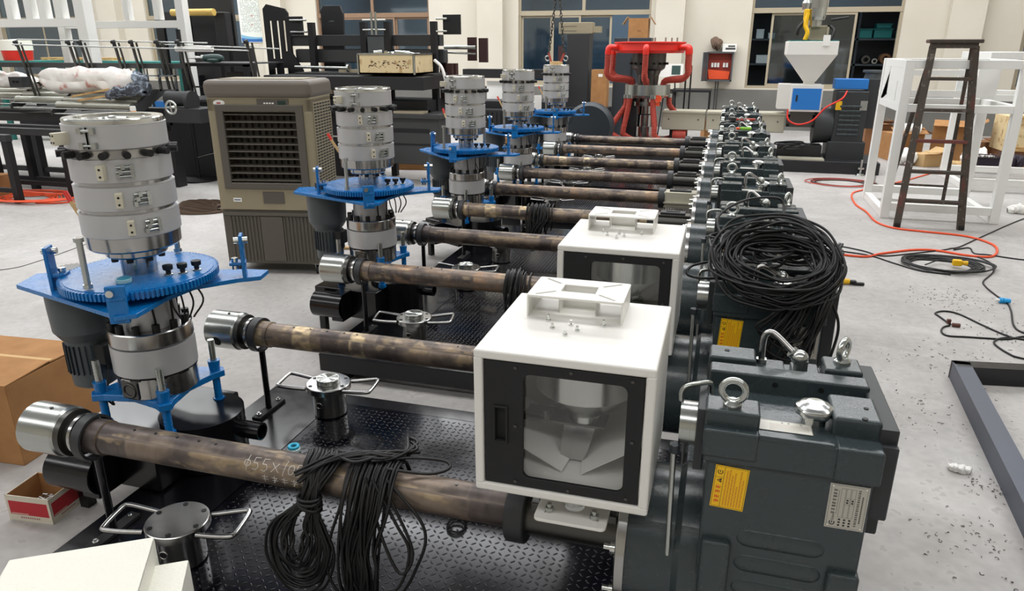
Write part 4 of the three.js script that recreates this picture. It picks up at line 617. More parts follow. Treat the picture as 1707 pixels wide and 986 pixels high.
// ---------------------------------------------------------------- air cooler
{
  const t = thing('air_cooler', 'tall beige portable air cooler with a dark louvred front, on castors', 'air cooler', [-3.36, 0, -4.97], 0.2);
  const w = 0.79, d = 0.46, zf = d / 2;
  mesh('base_tub', [BB(-w / 2, w / 2, 0.085, 0.52, -zf, zf - 0.012, 0.012)], M.coolerDark, t);
  for (let k = 0; k < 24; k++) { const x = -0.33 + k * 0.0287; if (Math.abs(x) < 0.1) continue; mesh('tub_rib', B(0.012, 0.36, 0.014, x, 0.29, zf - 0.01, 0.003), M.coolerDark, t); }
  mesh('tub_frame', [BB(-w / 2 + 0.02, w / 2 - 0.02, 0.475, 0.5, zf - 0.014, zf + 0.004, 0.003), BB(-0.09, 0.09, 0.11, 0.47, zf - 0.014, zf + 0.002, 0.006)], M.coolerDark, t);
  const bd = mesh('body', [BB(-w / 2, w / 2, 0.52, 0.72, -zf, zf, 0.008), BB(-w / 2, -0.31, 0.7, 1.36, -zf, zf, 0.008), BB(0.31, w / 2, 0.7, 1.36, -zf, zf, 0.008), BB(-w / 2, w / 2, 1.26, 1.37, -zf, zf, 0.008), BB(-0.32, 0.32, 0.72, 1.3, -zf, zf - 0.16)], M.cooler, t);
  mesh('top_cap', [B(w + 0.03, 0.13, d + 0.05, 0, 1.425, 0, 0.04)], M.coolerTop, t); mesh('top_tray', [B(w - 0.14, 0.006, d - 0.14, 0, 1.492, 0)], M.cooler, t);
  mesh('louver_frame', EX(rectP(0.66, 0.62), 0.03, 0.004, [rectP(0.56, 0.54)]).translate(0, 1.0, zf - 0.02), M.coolerDark, t);
  mesh('inner_pad', BB(-0.3, 0.3, 0.72, 1.27, zf - 0.158, zf - 0.15), M.coolerDark, t);
  for (let k = 0; k < 10; k++) mesh('louver_slat', B(0.56, 0.007, 0.05, 0, 1.245 - k * 0.0545, zf - 0.02, 0.002, 0.18), M.coolerDark, t);
  for (let k = 0; k < 11; k++) mesh('fin', B(0.003, 0.54, 0.05, -0.25 + k * 0.05, 1.0, zf - 0.08), M.coolerDark, t);
  const cp = mesh('control_panel', B(0.24, 0.062, 0.008, 0.11, 1.325, zf + 0.003, 0.003), M.coolerDark, t); mesh('button', [0, 1, 2, 3].map(k => B(0.014, 0.01, 0.003, 0.05 + k * 0.021, 1.325, zf + 0.008)), M.paper, cp); mesh('display', B(0.06, 0.035, 0.002, 0.18, 1.325, zf + 0.0075), S(0x12302a, 0.3), cp);
  const lg = mesh('badge', put(new THREE.SphereGeometry(1, 24, 10).scale(0.045, 0.022, 0.004), -0.3, 1.325, zf + 0.002), M.paper, t); mesh('badge_mark', B(0.03, 0.012, 0.002, -0.3, 1.325, zf + 0.006), S(0xb8605a, 0.5), lg);
  mesh('drain_cover', B(0.165, 0.09, 0.006, 0.04, 0.62, zf + 0.002), M.coolerDark, t); mesh('small_plate', [B(0.066, 0.03, 0.003, -0.25, 0.6, zf + 0.001)], M.paper, t); mesh('plate_mark', B(0.05, 0.008, 0.001, -0.25, 0.6, zf + 0.003), S(0x555f80, 0.5), t);
  // side pad with dark boxes coloured as the shade of vent slots
  const pad = mesh('side_pad', BB(w / 2 - 0.002, w / 2 + 0.006, 0.56, 1.33, -zf + 0.03, zf - 0.03), M.cooler, t);
  for (let r = 0; r < 34; r++) mesh('vent_slot_shade', [0, 1, 2, 3, 4, 5].map(k => B(0.003, 0.011, 0.045, w / 2 + 0.0065, 0.58 + r * 0.0222, -zf + 0.07 + k * 0.064)), M.rubberMatt, pad);
  for (const [x, z] of [[-0.32, zf - 0.06], [0.32, zf - 0.06], [-0.32, -zf + 0.06], [0.32, -zf + 0.06]]) { const cs = mesh('castor', [CY(0.036, 0.036, 0.022, x, 0.036, z, 'x', 20), CY(0.03, 0.03, 0.024, x, 0.036, z, 'x', 20)], M.rubber, t); mesh('fork', [BB(x - 0.016, x - 0.013, 0.03, 0.08, z - 0.015, z + 0.02), BB(x + 0.013, x + 0.016, 0.03, 0.08, z - 0.015, z + 0.02), B(0.06, 0.005, 0.06, x, 0.083, z), CY(0.008, 0.008, 0.034, x, 0.036, z, 'x', 10)], M.zinc, cs); }
}
// ---------------------------------------------------------------- left background: roller line, benches, slitter
function lump(n, R, pts, s, amp) {                                    // lumpy closed tube along points, for cloth and wrapped film
  const g = TU(pts, R, 60, 22), p = g.attributes.position, c = new THREE.CatmullRomCurve3(pts.map(q => V(...q)));
  const nn = g.attributes.normal;
  for (let i = 0; i < p.count; i++) { const ring = Math.floor(i / 23) / 60, a = (i % 23) / 22; const f = (fbm(ring, a % 1, 7, 4, s) - 0.5) * amp, e = 1 - Math.pow(Math.abs(ring * 2 - 1), 6) * 0.65; const ce = c.getPointAt(Math.min(1, ring)); const v = V(p.getX(i), p.getY(i), p.getZ(i)).sub(ce).multiplyScalar(e).addScaledVector(V(nn.getX(i), nn.getY(i), nn.getZ(i)), f).add(ce); p.setXYZ(i, v.x, v.y, v.z); }
  g.computeVertexNormals(); return g;
}
M.filmWrap = S(0xffffff, 0.4, 0, { map: tex(256, (u, v) => { const a = fbm(u, v, 6, 4, 201), b = fbm(u * 2 % 1, v, 10, 4, 205); return mix([238, 234, 228], [206, 150, 140], sst(0.58, 0.78, a) * sst(0.45, 0.6, b)); }, true, 1.2) });
M.knurl = S(0xb0b0a6, 0.32, 0.85, { bumpMap: tex(64, (u, v) => 128 + 60 * Math.sin(u * 2 * PI * 8) + 60 * Math.sin(v * 2 * PI * 8), false, 10), bumpScale: 0.002 });
{
  // three roller beds
  const t = thing('roller_machine', 'dark roller machine with rows of knurled steel rollers and an overhead rod rack', 'machine', [0, 0, 0]);
  for (const [x0, x1, z, y] of [[-7.9, -6.75, -7.15, 1.0], [-9.0, -7.85, -7.55, 1.02], [-10.1, -8.95, -7.9, 1.03]]) {
    const b = mesh('roller_bed', [BB(x0 - 0.02, x1 + 0.02, y - 0.3, y - 0.14, z - 0.7, z - 0.06, 0.01)], M.blackMachine, t);
    for (const x of [x0, x1]) mesh('side_plate', [EX([[0, -0.06], [0.12, -0.06], [0.62, 0.18], [0.62, 0.24], [0.42, 0.24], [0, 0.0]], 0.02).rotateY(PI / 2).translate(x, y - 0.02, z + 0.04)], M.charcoal, b);
    for (let k = 0; k < 4; k++) mesh('roller', CY(0.048, 0.048, x1 - x0 - 0.04, (x0 + x1) / 2, y + 0.035 + k * 0.052, z - 0.07 - k * 0.125, 'x', 20), M.knurl, b);
    mesh('front_rod', [rod([x0, y - 0.06, z + 0.02], [x1, y - 0.06, z + 0.02], 0.01), rod([x0, y + 0.0, z + 0.015], [x1, y + 0.0, z + 0.015], 0.006)], M.zinc, b);
  }
  mesh('frame', [BB(-10.2, -7.25, 0.78, 0.9, -8.7, -8.55), BB(-10.2, -6.65, 0.78, 0.88, -7.7, -7.6), ...[-10, -8.9, -7.8, -6.7].flatMap(x => [BB(x - 0.05, x + 0.05, 0, 0.86, -7.75, -7.65), BB(x - 0.05, x + 0.05, 0, 0.86, x > -7 ? -7.8 : -8.65, x > -7 ? -7.75 : -8.55)]), BB(-10.1, -6.7, 0.1, 0.16, -7.73, -7.67)], M.blackMachine, t);
  mesh('cross_beam', BB(-9.6, -6.35, 1.46, 1.52, -7.72, -7.66), M.charcoal, t);
  const rk = mesh('rod_rack', [rod([-8.75, 1.8, -7.6], [-5.9, 1.755, -7.6], 0.008), rod([-8.75, 1.74, -7.52], [-5.3, 1.67, -7.52], 0.009), rod([-6.6, 1.74, -7.6], [-4.95, 1.69, -7.6], 0.008)], M.zinc, t);
  for (const x of [-8.75, -7.92, -7.74, -7.23, -6.97, -6.6, -6.3, -5.36]) { mesh('upright', [rod([x, 1.0, -7.72], [x, 1.79, -7.58], 0.018), rod([x + 0.07, 1.0, -7.72], [x + 0.07, 1.76, -7.58], 0.012)], M.steelDark, rk); mesh('clamp', [CY(0.02, 0.02, 0.03, x, 1.765, -7.56, 'x', 12), B(0.025, 0.06, 0.035, x + 0.03, 1.745, -7.55, 0.006)], M.blackFlat, rk); }
  mesh('guard_frame', [BB(-7.1, -7.07, 1.2, 1.46, -7.62, -7.6), BB(-6.86, -6.83, 1.2, 1.46, -7.62, -7.6), BB(-6.68, -6.65, 1.2, 1.46, -7.62, -7.6), BB(-6.45, -6.42, 1.2, 1.46, -7.62, -7.6), BB(-7.1, -6.42, 1.19, 1.22, -7.62, -7.6), BB(-7.1, -6.42, 1.37, 1.385, -7.62, -7.6)], M.zinc, t);
  const dv = mesh('drive_end', [CY(0.09, 0.09, 0.34, -6.32, 1.12, -7.5, 'x', 24), CY(0.12, 0.12, 0.05, -6.12, 1.1, -7.45, 'x', 24), BB(-6.45, -5.95, 0.85, 1.02, -7.7, -7.35, 0.01)], M.darkGrey, t);
  mesh('hand_wheel', [TO(0.07, 0.014, -6.14, 1.05, -7.12, 'z', 8, 24), rod([-6.21, 1.05, -7.12], [-6.07, 1.05, -7.12], 0.01), rod([-6.14, 0.98, -7.12], [-6.14, 1.12, -7.12], 0.01), CY(0.02, 0.02, 0.06, -6.14, 1.05, -7.14, 'z', 14)], M.zinc, dv);
  const f = mesh('wrapped_roll', lump(0, 0.15, [[-8.38, 1.35, -7.5], [-7.9, 1.3, -7.48], [-7.3, 1.32, -7.46], [-6.78, 1.28, -7.44]], 301, 0.13), M.filmWrap); tag(f, 'long lumpy roll wrapped in white film lying on the roller machine', 'wrapped roll');
  const f2 = mesh('wrapped_roll', lump(0, 0.1, [[-9.8, 1.28, -7.85], [-9.4, 1.29, -7.85], [-9.0, 1.27, -7.82], [-8.75, 1.26, -7.8]], 331, 0.08), M.filmWrap); tag(f2, 'shorter white wrapped roll at the left edge of the picture', 'wrapped roll');
  const cb = thing('control_box', 'small dark box with two knobs between the white wrapped rolls', 'control box', [-8.74, 1.22, -7.5]); mesh('case', B(0.22, 0.13, 0.12, 0, 0.065, 0, 0.006), M.darkGrey, cb); mesh('knob', [CY(0.012, 0.012, 0.02, -0.03, 0.07, 0.066, 'z', 12), CY(0.012, 0.012, 0.02, 0.03, 0.07, 0.066, 'z', 12)], M.rubber, cb);
  const cl = mesh('rag', [lump(0, 0.085, [[-6.98, 1.28, -7.5], [-6.85, 1.33, -7.45], [-6.72, 1.27, -7.38], [-6.6, 1.2, -7.3]], 341, 0.13), lump(0, 0.06, [[-7.15, 1.15, -7.25], [-7.0, 1.19, -7.25], [-6.8, 1.22, -7.27], [-6.65, 1.24, -7.3]], 351, 0.09)], S(0xffffff, 0.9, 0, { map: tex(128, (u, v) => mix([66, 70, 78], [178, 192, 208], sst(0.45, 0.65, fbm(u, v, 5, 4, 361))), true, 2) })); tag(cl, 'crumpled grey and pale blue rag thrown over the rollers', 'rag');
  for (const [a, b, l] of [[[-7.65, 1.14, -7.22], [-6.95, 1.27, -7.4], 'upper pale wooden lath across the roller bed beside the rag'], [[-7.5, 1.1, -7.16], [-6.95, 1.19, -7.3], 'lower short wooden lath across the roller bed beside the rag']]) tag(mesh('wooden_lath', bar(a, b, 0.03, 0.02), M.wood), l, 'lath');
  const cup = thing('orange_cup', 'small orange and clear bottle standing at the end of the rollers', 'bottle', [-6.52, 0.93, -6.95]); mesh('bottle', LA([[0, 0], [0.035, 0], [0.036, 0.07], [0.03, 0.09], [0, 0.09]], 18), S(0xd88a1c, 0.35), cup); mesh('cap', CY(0.03, 0.032, 0.05, 0, 0.115, 0, 'y', 18), M.paper, cup);
  mesh('bottle_shelf', B(0.24, 0.02, 0.14, -6.52, 0.92, -6.98), M.blackMachine, t);
  // dark cabinet with a table frame and a drill on top
  const c = thing('dark_cabinet', 'dark grey machine cabinet behind the pole stand, recessed handle panels in front', 'cabinet', [0, 0, 0]);
  mesh('body', BB(-7.15, -5.92, 0, 1.02, -9.15, -8.35, 0.01), M.darkGrey, c); mesh('panel', [BB(-6.62, -6.1, 0.36, 0.74, -8.352, -8.345), BB(-6.66, -6.06, 0.74, 0.77, -8.36, -8.33), BB(-6.66, -6.06, 0.34, 0.37, -8.36, -8.335)], M.blackFlat, c); mesh('work_top', BB(-7.2, -5.9, 1.02, 1.05, -9.15, -8.3), M.charcoal, c);
  mesh('table_frame', [...[[-6.85, -8.35], [-5.95, -8.35], [-6.85, -9.1], [-5.95, -9.1]].map(([x, z]) => BB(x - 0.03, x + 0.03, 1.05, 1.5, z - 0.03, z + 0.03)), BB(-6.9, -5.92, 1.47, 1.5, -8.4, -8.32), BB(-6.85, -5.95, 1.2, 1.22, -8.37, -8.35)], M.blackMachine, c); mesh('table_top', [BB(-6.92, -5.9, 1.5, 1.515, -9.15, -8.3)], M.charcoal, c);
  mesh('clutter', [B(0.16, 0.2, 0.16, -6.55, 1.16, -8.7), B(0.12, 0.26, 0.12, -6.25, 1.18, -8.6), CY(0.07, 0.07, 0.2, -6.0, 1.15, -8.6), B(0.3, 0.06, 0.16, -6.3, 1.36, -8.7)], M.steelDark, c);
  const dr = thing('power_drill', 'dark power drill lying on its side on the black table', 'drill', [-6.45, 1.515, -8.36], 0.1); mesh('body', [LA([[0, -0.16], [0.03, -0.155], [0.045, -0.1], [0.055, 0.0], [0.05, 0.1], [0.03, 0.15], [0, 0.16]], 18, 0, 0.055, 0, 'x'), B(0.1, 0.04, 0.12, 0.06, 0.03, 0.09, 0.015)], S(0x27403c, 0.45), dr); mesh('chuck', [CY(0.022, 0.03, 0.09, -0.19, 0.055, 0, 'x', 14), CY(0.006, 0.006, 0.14, -0.3, 0.055, 0, 'x', 8)], M.steel, dr); mesh('collar', CY(0.042, 0.042, 0.03, -0.13, 0.055, 0, 'x', 16), M.zinc, dr);
  const tb = mesh('paper_tube', CY(0.035, 0.035, 0.5, -6.1, 1.69, -7.6, 'x', 18), M.paper); tag(tb, 'pale tube slid onto the overhead rods above the drill', 'tube');
  // pole stand with a disc foot
  const ps = thing('pole_stand', 'thin black pole on a flat round foot, left of the air cooler', 'stand', [-6.78, 0, -8.19]); mesh('pole', CY(0.028, 0.028, 1.9, 0, 0.97, 0, 'y', 14), M.blackFlat, ps); mesh('foot', LA([[0, 0], [0.27, 0], [0.27, 0.02], [0.05, 0.035], [0, 0.035]], 32), M.blackFlat, ps); mesh('side_rod', rod([0, 0.3, 0], [0.5, 0.42, 0.1], 0.008), M.zinc, ps);
  // black benches of square tube at the left edge
  [[-6.3, 0.78, -7.72, 'nearest'], [-6.75, 0.8, -7.4, 'second'], [-7.0, 0.81, -7.15, 'rear']].forEach(([z, y, x1, w]) => { const b = thing('steel_trestle', `long black square tube trestle at the left edge, ${w} of the three`, 'trestle', [0, 0, 0], 0, 'black trestles at the left edge'); mesh('top_bar', BB(x1 - 2.4, x1, y - 0.08, y, z - 0.08, z, 0.006), M.darkGrey, b); for (const dx of [0, -1.1, -2.2]) mesh('leg', BB(x1 - 0.09 + dx, x1 - 0.01 + dx, 0, y - 0.08, z - 0.075, z - 0.005), M.blackFlat, b); mesh('lower_bar', BB(x1 - 2.3, x1 - 0.05, 0.12, 0.17, z - 0.05, z - 0.01), M.blackFlat, b); });  // top bars greyer than the black legs, their highlight put into the colour
  const lc = thing('carton', 'brown carton on the floor at the left edge, under the trestles', 'carton', [-8.55, 0, -6.5], 0.1); mesh('body', B(0.62, 0.26, 0.4, 0, 0.13, 0, 0.004), M.card, lc); mesh('flap', put(B(0.6, 0.004, 0.2, 0, 0, 0), 0, 0.262, 0.1), M.card, lc); mesh('label', B(0.12, 0.07, 0.002, 0.18, 0.1, 0.2015), M.paper, lc);
  // teal racks behind
  const tr = thing('teal_rack', 'teal steel shelf rack far behind the roller machine', 'rack', [0, 0, 0]); mesh('shelf', [BB(-13.3, -9.0, 1.4, 1.46, -11.5, -10.9), BB(-13.3, -9.0, 0.6, 0.64, -11.5, -10.9)], M.teal, tr); for (const x of [-13.2, -12.1, -11, -10, -9.1]) mesh('upright', BB(x - 0.05, x + 0.05, 0, 1.44, -10.98, -10.92), M.tealDark, tr);
  seed = 77; [['brown carton first from the left on the teal rack', M.card], ['white box second on the teal rack', M.paper], ['dark purple box third on the teal rack', M.purple], ['red box in the left half of the teal rack', M.red], ['grey metal box in the middle of the teal rack', M.charcoal], ['pale tan carton right of the grey box on the teal rack', M.cardLight], ['cream textured box in the right half of the teal rack', M.beige], ['blue box near the right end of the teal rack', M.blueBright], ['dark brown carton last at the right end of the teal rack', M.cardDark]].forEach(([lb, m], k) => { const x = -13 + k * 0.46, w = rr(0.15, 0.3), h = rr(0.1, 0.2); tag(mesh('stored_box', B(w, h, 0.25, x, 0.64 + h / 2, -11.15, 0.004), m), lb, 'box', 'boxes on the teal rack'); });
  const rb = mesh('wooden_board', BB(-12.2, -10.6, 1.475, 1.52, -11.3, -11.0), M.wood); tag(rb, 'pale wooden board lying on top of the teal rack', 'board');
  const rd = thing('red_tub', 'red and white tub at the far left on the teal rack', 'tub', [-12.95, 1.46, -11.2]); mesh('tub', LA([[0, 0], [0.24, 0], [0.26, 0.18], [0, 0.18]], 20), M.red, rd); mesh('lid', LA([[0, 0.18], [0.27, 0.18], [0.27, 0.36], [0, 0.38]], 20), M.whiteTex, rd);
  // white steel frame upper left
  const wf = thing('white_gantry', 'tall white steel frame with short posts on its rail, behind the roller machine', 'frame', [0, 0, 0]);
  const zz = -8.8, sc = (x) => x;
  mesh('corner_post', B(0.17, 2.9, 0.17, -8.82, 1.45, zz, 0.006), M.frameWhite, wf); mesh('corner_post', B(0.13, 2.9, 0.13, -7.66, 1.45, zz - 0.6, 0.006), M.frameWhite, wf); mesh('corner_post', B(0.15, 2.9, 0.15, -11.3, 1.45, zz, 0.006), M.frameWhite, wf);
  mesh('front_rail', BB(-11.3, -8.8, 1.98, 2.09, zz - 0.06, zz + 0.06, 0.004), M.frameWhite, wf); mesh('side_rail', BB(-9.8, -7.6, 1.97, 2.07, zz - 0.66, zz - 0.56, 0.004), M.frameWhite, wf);
  for (const x of [-10.1, -9.75, -9.5, -9.2]) mesh('short_post', BB(x - 0.06, x + 0.06, 2.09, 2.9, zz - 0.06, zz + 0.06, 0.004), M.frameWhite, wf);
  for (const x of [-8.62, -8.08]) mesh('short_post', BB(x - 0.05, x + 0.05, 2.08, 2.9, zz - 0.66, zz - 0.56, 0.004), M.frameWhite, wf);
  mesh('rear_post', BB(-9.91, -9.79, 0, 2.9, zz - 0.66, zz - 0.54), M.frameWhite, wf); mesh('top_rail', BB(-11.3, -7.6, 2.8, 2.92, zz - 0.66, zz - 0.54), M.frameWhite, wf);
  // tall black boards behind
  const bp = thing('black_panel_stand', 'tall black sheet panel stand with a yellow tube along its top edge', 'panel', [0, 0, 0]);
  mesh('sheet', BB(-8.25, -7.25, 0.9, 2.6, -10.06, -10.0, 0.01), M.darkGrey, bp); mesh('side_arm', [EX([[0, 1.3], [0.14, 1.3], [0.14, 2.05], [0.5, 2.05], [0.5, 1.4], [0.62, 1.4], [0.62, 2.2], [0.0, 2.2]], 0.05).translate(-8.42, 0, -9.75)], M.blackMachine, bp); mesh('edge_column', [BB(-7.45, -7.25, 0, 2.2, -9.95, -9.8, 0.02), BB(-7.2, -6.9, 0, 1.72, -9.95, -9.8, 0.02), BB(-6.75, -6.55, 0, 1.25, -9.95, -9.8, 0.02), BB(-8.0, -7.85, 0, 1.3, -9.95, -9.8, 0.02)], M.blackMachine, bp);
  mesh('tube', CY(0.05, 0.05, 0.74, -7.72, 2.19, -9.7, 'x', 18), S(0xd6b35e, 0.5), bp);
  // slotted mast
  const ms = thing('slotted_mast', 'black mast plate with three long slots, right of the poster', 'mast', [0, 0, 0]);
  mesh('plate', EX([[-0.24, 0], [0.3, 0], [0.3, 0.5], [0.16, 0.72], [0.14, 1.25], [0.1, 1.3], [-0.18, 1.36], [-0.24, 1.3]], 0.03, 0.002, [rectP(0.045, 0.5, -0.14, 0.9), rectP(0.045, 0.5, -0.03, 0.9), rectP(0.045, 0.4, 0.07, 0.95), rectP(0.04, 0.5, -0.13, 0.28), rectP(0.08, 0.5, 0.03, 0.28)]).translate(-6.0, 0.9, -9.3), M.blackFlat, ms); mesh('base', BB(-6.3, -5.9, 0, 0.92, -9.6, -9.2), M.blackMachine, ms); mesh('spindle', [rod([-5.72, 1.45, -9.12], [-4.9, 1.44, -9.1], 0.02), CY(0.05, 0.05, 0.03, -4.9, 1.44, -9.1, 'x', 16)], M.zinc, ms);
  const m2 = thing('round_top_mast', 'second black mast plate with a rounded top, beside the slitter posts', 'mast', [0, 0, 0]); mesh('plate', EX([[-0.12, 0], [0.2, 0], [0.22, 0.6], [0.24, 1.2], [0.2, 1.3], [-0.06, 1.3], [-0.1, 1.24]], 0.04, 0.003, [rectP(0.1, 0.02, 0.05, 1.1)]).translate(-5.5, 0.95, -9.75), M.blackMachine, m2); mesh('base', BB(-5.8, -5.3, 0, 0.96, -9.85, -9.62), M.blackMachine, m2);
}
{
  // black slitter machine
  const t = thing('slitter_machine', 'wide black slitter machine with tall posts and cross beams behind the air cooler', 'machine', [0, 0, 0]);
  mesh('upper_beam', BB(-5.85, -3.66, 1.72, 1.86, -9.45, -9.3, 0.004), M.darkGrey, t); mesh('lower_beam', BB(-5.85, -3.62, 1.5, 1.68, -9.5, -9.36, 0.02), M.charcoal, t); mesh('bed', BB(-5.85, -3.6, 1.2, 1.36, -9.6, -8.55, 0.01), M.blackMachine, t); mesh('bench_top', BB(-5.6, -3.6, 1.36, 1.385, -9.6, -8.9), M.charcoal, t);
  mesh('lower_body', [BB(-5.8, -3.7, 0.85, 1.05, -9.6, -8.9, 0.01), BB(-5.75, -4.9, 0, 0.85, -9.6, -9.0, 0.01)], M.blackFlat, t);
  for (const x of [-5.5, -4.72, -4.37, -3.72]) { const p = mesh('post', BB(x - 0.04, x + 0.04, 0, 2.02, -9.3, -9.22), M.blackFlat, t); }
  for (const [x, s] of [[-5.75, 1], [-3.47, -1]]) { const h = mesh('head_plate', BB(x - 0.12, x + 0.12, 1.86, 2.1, -9.28, -9.25, 0.004), M.blackFlat, t); mesh('pin', [rod([x - 0.05, 2.05, -9.22], [x + s * 0.2, 2.05, -9.22], 0.013), rod([x - 0.05, 1.9, -9.22], [x + s * 0.2, 1.9, -9.22], 0.013)], M.zinc, h); }
  mesh('cross_pin', [rod([-4.7, 2.04, -9.2], [-4.37, 2.04, -9.2], 0.013), rod([-4.7, 1.92, -9.2], [-4.37, 1.92, -9.2], 0.013), rod([-4.56, 1.86, -9.18], [-4.56, 2.14, -9.18], 0.015), rod([-4.5, 1.86, -9.18], [-4.5, 2.14, -9.18], 0.015)], M.zinc, t);
  mesh('hung_panel', BB(-4.66, -4.42, 1.62, 1.84, -9.25, -9.23), M.motor, t);
  const fc = mesh('front_cabinet', [BB(-4.62, -3.5, 0.25, 0.88, -9.2, -8.75, 0.01), BB(-4.62, -3.46, 0.84, 0.9, -9.25, -8.7, 0.01)], M.charcoal, t); mesh('cabinet_tray', [BB(-4.55, -4.2, 0.9, 0.94, -9.0, -8.75), BB(-4.1, -3.7, 0.9, 0.93, -9.0, -8.72)], M.frameAlu, fc); mesh('groove', [BB(-4.6, -3.62, 0.66, 0.71, -8.748, -8.742), BB(-4.6, -3.62, 0.5, 0.52, -8.748, -8.742)], M.blackFlat, fc);
  mesh('guide_rod', [rod([-5.4, 0.6, -8.7], [-4.15, 0.58, -8.55], 0.014), rod([-5.4, 0.47, -8.65], [-4.1, 0.45, -8.5], 0.014), CY(0.05, 0.05, 0.03, -4.3, 0.52, -8.55, 'z', 18)], M.zinc, t);
  mesh('part', [BB(-5.05, -4.75, 1.385, 1.42, -9.3, -9.1), BB(-4.2, -3.95, 1.55, 1.6, -9.3, -9.2), BB(-5.25, -5.0, 1.12, 1.18, -8.9, -8.8)], M.frameAlu, t);
  mesh('air_hose', TU([[-3.62, 1.55, -9.0], [-3.5, 1.45, -8.95], [-3.42, 1.2, -8.9], [-3.4, 1.0, -8.9]], 0.02, 24, 8), M.paper, t);
  const br = mesh('brown_arm', [BB(-3.75, -3.52, 1.0, 1.5, -9.6, -9.5), BB(-3.62, -3.54, 1.2, 1.5, -9.5, -9.4)], M.brownPlate, t); mesh('brown_plate', [BB(-3.42, -3.3, 1.53, 1.83, -9.75, -9.7), BB(-3.26, -3.14, 1.51, 1.82, -9.75, -9.7)], M.brownPlate, t); mesh('arm_rod', [rod([-3.75, 1.7, -9.7], [-3.3, 1.7, -9.7], 0.03), rod([-3.8, 1.64, -9.65], [-3.3, 1.62, -9.7], 0.015)], M.zinc, t);
  // crate on it
  const c = thing('parts_crate', 'worn plywood crate full of steel parts on the slitter machine', 'crate', [-4.1, 1.385, -8.89], 0.0);
  const w = 0.76, h = 0.24, d = 0.62; for (const [a, b] of [[-d / 2, -d / 2 + 0.02], [d / 2 - 0.02, d / 2]]) mesh('board', BB(-w / 2, w / 2, 0, h, a, b), M.crate, c); for (const x of [-w / 2, w / 2 - 0.02]) mesh('board', BB(x, x + 0.02, 0, h, -d / 2, d / 2), M.crate, c); mesh('bottom', BB(-w / 2, w / 2, 0, 0.02, -d / 2, d / 2), M.crate, c);
  mesh('edge_strip', [B(w + 0.01, 0.02, 0.02, 0, h, d / 2), B(0.02, h, 0.02, w / 2, h / 2, d / 2), B(0.02, h, 0.02, -w / 2, h / 2, d / 2), B(0.02, 0.02, d, w / 2, h, 0), B(0.02, 0.02, d, -w / 2, h, 0)], M.zinc, c);
  mesh('stencil', new THREE.PlaneGeometry(0.55, 0.13).translate(0.03, 0.12, d / 2 + 0.0012), S(0xffffff, 0.8, 0, { transparent: true, alphaTest: 0.05, map: canvasTex(256, 64, (q, W, H) => { q.clearRect(0, 0, W, H); for (let i = 0; i < 60; i++) { q.fillStyle = hsh(i, 1, 2) > 0.6 ? 'rgba(110,50,40,0.8)' : 'rgba(60,52,40,0.6)'; const x = hsh(i, 2, 2) * W; q.fillRect(x, 10 + hsh(i, 3, 2) * 44, 2 + hsh(i, 4, 2) * (x < 110 ? 9 : 12), 2 + hsh(i, 5, 2) * 3); } }) }), c, { keepUV: true });
  seed = 19; const parts = []; for (let i = 0; i < 26; i++) parts.push(put(CY(0.03, 0.03, rr(0.08, 0.2), 0, 0, 0, 'x', 10), rr(-0.27, 0.27), 0.2 + rr(0, 0.06), rr(-0.2, 0.2), 0, rr(0, 6), rr(-0.3, 0.3)));
  const pm = mesh('steel_parts', parts, M.zinc); pm.position.set(-4.1, 1.385, -8.89); pm.userData = { kind: 'stuff', label: 'heap of bright steel parts filling the plywood crate', category: 'steel parts' };
  // tubes and cartons on the floor behind the cooler
  for (const [x, z, l, s] of [[-4.35, -8.35, 0.3, 'nearer'], [-4.5, -8.6, 0.34, 'farther']]) tag(mesh('steel_tube', EX(rectP(0.14, 0.1), l, 0, [rectP(0.12, 0.08)]).rotateY(1.2).translate(x, 0.052, z), M.steelDark), `${s} short brown box section tube on the floor behind the second die`, 'tube', 'box section offcuts');
  [[-4.35, -9.9, 0.42, 0.3, 0.3, 'lower brown carton behind the third die'], [-4.4, -9.95, 0.34, 0.16, 0.26, 'small carton stacked on another behind the third die', 0.3], [-3.3, -10.6, 0.45, 0.42, 0.34, 'brown carton right of the third die by a white tub']].forEach(([x, z, w2, h2, d2, l, y = 0]) => { const k = thing('carton', l, 'carton', [x, y, z], 0.2); mesh('body', B(w2, h2, d2, 0, h2 / 2, 0, 0.004), M.card, k); mesh('tape', B(w2 * 0.98, 0.002, 0.05, 0, h2 + 0.001, 0), M.cardLight, k); });
  const tub = thing('white_tub', 'two white lidded plastic pots stacked right of the third die', 'tub', [-3.1, 0.35, -9.2]); mesh('stand', B(0.3, 0.35, 0.3, 0, -0.175, 0), M.blackMachine, tub); mesh('pot', [LA([[0, 0], [0.1, 0], [0.11, 0.16], [0, 0.16]], 20), LA([[0, 0.17], [0.1, 0.17], [0.11, 0.32], [0, 0.32]], 20)], M.paper, tub); mesh('lid', [LA([[0, 0.155], [0.115, 0.155], [0.115, 0.17], [0, 0.17]], 20), LA([[0, 0.315], [0.115, 0.315], [0.115, 0.335], [0, 0.335]], 20)], M.whiteTex, tub);
